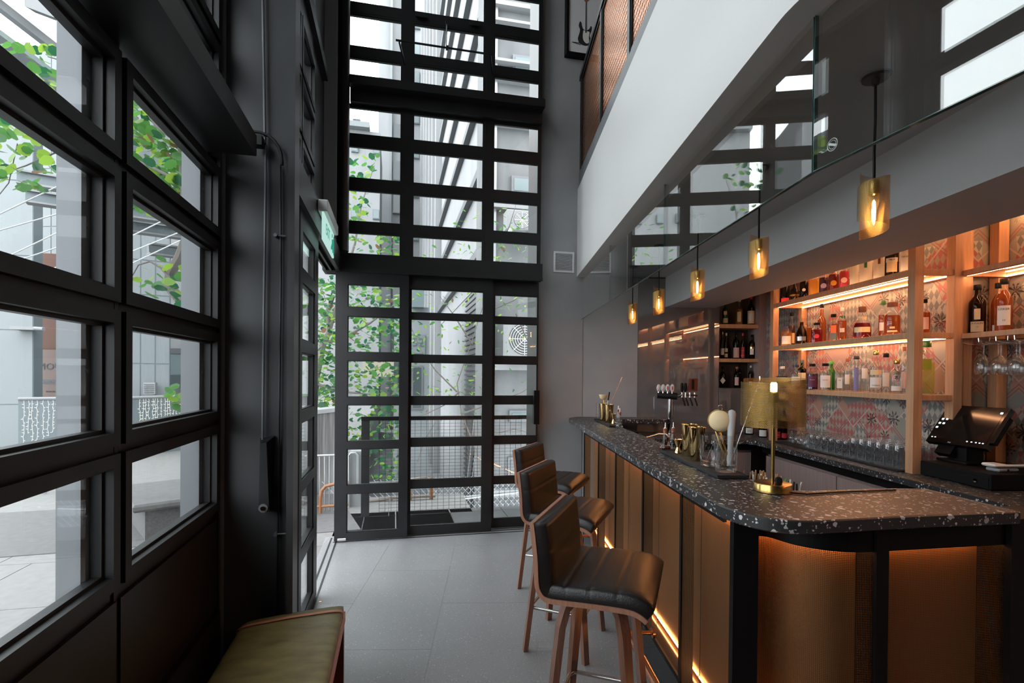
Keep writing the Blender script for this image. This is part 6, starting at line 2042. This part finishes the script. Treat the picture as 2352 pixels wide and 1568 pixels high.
LEAF = {(k, mt): leaf_mesh(k, mt) for k in ('round', 'long') for mt in LM}


def rot_to(d, roll):
    d = Vector(d).normalized(); q = d.to_track_quat('Y', 'Z')
    return (q.to_matrix() @ Matrix.Rotation(roll, 3, 'Y'))


def foliage(tree, spots, size, kind, mats, indiv):
    """spots: list of world points; first `indiv` leaves are single parts, the rest one joined part"""
    n = 0; mb = MB()
    keys = []
    for p in spots:
        s_ = size * random.uniform(.65, 1.2); mt = random.choices(LM, mats)[0]
        R = rot_to((random.uniform(-1, 1), random.uniform(-1, 1), random.uniform(-.7, .25)), random.uniform(-.9, .9))
        if n < indiv:
            o = bpy.data.objects.new('leaf', LEAF[(kind, mt)]); COL.objects.link(o); o.parent = tree
            mtx = R.to_4x4() @ Matrix.Scale(s_, 4); mtx.translation = Vector(p); o.matrix_local = mtx
        else:
            me = LEAF[(kind, mt)]; base = len(mb.v); mb.cur = LM.index(mt)
            for v in me.vertices: mb.v.append(tuple(R @ (v.co * s_) + Vector(p)))
            for f in me.polygons: mb.face(tuple(base + i for i in f.vertices), True)
        n += 1
    if mb.f:
        o = mb.build('foliage', LM, tree); o['kind'] = 'stuff'


def cluster(px0, px1, py0, py1, dep, n, spread=.35):
    out = []
    for _ in range(n):
        p = far(random.uniform(px0, px1), random.uniform(py0, py1), dep + random.gauss(0, spread)); out.append(p)
    return out


def branch(tree, pts, r0, r1, dep, mat='bark'):
    P = [tuple(far(x, y, dep + (w[2] if len(w) > 2 else 0))) for w in pts for x, y in (w[:2],)]
    n = len(P); MB().tube(P, [r0 + (r1 - r0) * i / (n - 1) for i in range(n)], 7).build('branch', mat, tree)


t1_ = thing('orchid_tree', 'broad-leaved tree rising from the granite seat outside the windows', 'tree')
branch(t1_, ((470, 1260), (466, 1050), (462, 860), (455, 740), (440, 712)), .075, .06, 5.0)
branch(t1_, ((446, 716), (410, 682), (386, 655), (392, 625), (412, 590), (428, 545), (426, 470), (420, 380), (412, 300), (400, 200)), .055, .03, 5.0)
branch(t1_, ((392, 640), (370, 615), (345, 600), (318, 608), (300, 640)), .014, .004, 4.9)
branch(t1_, ((414, 330), (360, 290), (320, 230), (280, 180), (180, 150), (110, 130)), .018, .005, 4.7)
branch(t1_, ((418, 420), (340, 380), (260, 350), (150, 340), (60, 380), (0, 400)), .015, .004, 4.6)
branch(t1_, ((60, 360), (40, 330), (20, 420), (-20, 470)), .007, .003, 4.5)
branch(t1_, ((455, 900), (430, 905), (395, 925)), .012, .004, 5.0)
sp1 = cluster(303, 458, 190, 470, 4.9, 150, .3) + cluster(303, 458, 600, 705, 4.7, 34, .2) + cluster(20, 190, 95, 260, 4.5, 34, .2) + cluster(-30, 95, 230, 440, 4.3, 55, .25) + cluster(380, 458, 885, 945, 5.0, 26, .2) + cluster(110, 200, 330, 420, 4.4, 12)
random.shuffle(sp1)
sp1 += cluster(303, 458, 190, 470, 5.0, 60, .3) + cluster(-30, 95, 230, 440, 4.3, 30, .25)
foliage(t1_, sp1 + cluster(290, 500, 100, 480, 5.4, 420, .4) + cluster(-40, 200, 100, 300, 4.8, 60, .3), .098, 'round', (5, 6, 2.5, .3), 300)
t2_ = thing('lane_tree', 'leafy tree with dark green leaves outside the open doorway', 'tree')
D2 = 8.2
branch(t2_, ((700, 1250), (712, 1050), (725, 870), (742, 790), (757, 760), (752, 715), (765, 680)), .07, .03, D2)
branch(t2_, ((742, 790), (800, 770), (850, 742), (905, 700)), .03, .008, D2)
branch(t2_, ((757, 760), (790, 640), (815, 560), (830, 470), (860, 380)), .03, .006, D2)
branch(t2_, ((720, 880), (790, 900), (850, 905), (905, 930)), .025, .006, D2)
branch(t2_, ((735, 700), (748, 690), (738, 660)), .012, .004, D2)
sp2_ = cluster(730, 772, 640, 940, D2, 260, .5) + cluster(800, 925, 650, 830, D2 - .5, 150, .4) + cluster(800, 925, 830, 1105, D2, 260, .5)
random.shuffle(sp2_)
sp2b = cluster(795, 870, 345, 410, D2 - .8, 30) + cluster(795, 850, 430, 520, D2 - .8, 50) + cluster(795, 930, 530, 600, D2 - .6, 90) + cluster(670, 790, 660, 930, D2, 120, .4)
foliage(t2_, sp2_[:260] + sp2b + sp2_[260:] + cluster(680, 960, 620, 900, D2 + 1.2, 420, .5) + cluster(730, 930, 640, 1100, D2, 420, .5), .082, 'round', (2.2, 5, 4, .25), 300)
t3_ = thing('slender_tree', 'slender twiggy tree with pale narrow leaves behind the right door leaves', 'tree')
D3 = 7.6
for pts in (((1120, 1210), (1100, 1050), (1060, 950), (1050, 880), (1085, 780), (1110, 700), (1150, 560)), ((1050, 900), (1000, 850), (965, 800), (940, 740)), ((1060, 950), (1120, 930), (1200, 900), (1245, 870)), ((1110, 720), (1180, 690), (1235, 640)), ((1085, 790), (1040, 720), (1010, 680)),
            ((1150, 560), (1170, 520), (1185, 470)), ((1185, 720), (1215, 790), (1235, 860)), ((1055, 900), (1020, 930), (980, 950), (940, 960)), ((1120, 1000), (1180, 985), (1245, 1000)), ((960, 1060), (975, 1010), (1000, 970))):
    branch(t3_, pts, .013, .003, D3)
sp3 = cluster(940, 1110, 640, 960, D3, 130, .3) + cluster(1130, 1238, 470, 540, D3, 34, .2) + cluster(1050, 1240, 545, 610, D3, 70, .25) + cluster(1130, 1238, 640, 740, D3, 36, .25) + cluster(1040, 1110, 470, 530, D3, 10, .2)
random.shuffle(sp3)
foliage(t3_, sp3 + cluster(940, 1240, 560, 960, D3 + .6, 160, .3), .085, 'long', (6, 4, 1., .3), 300)
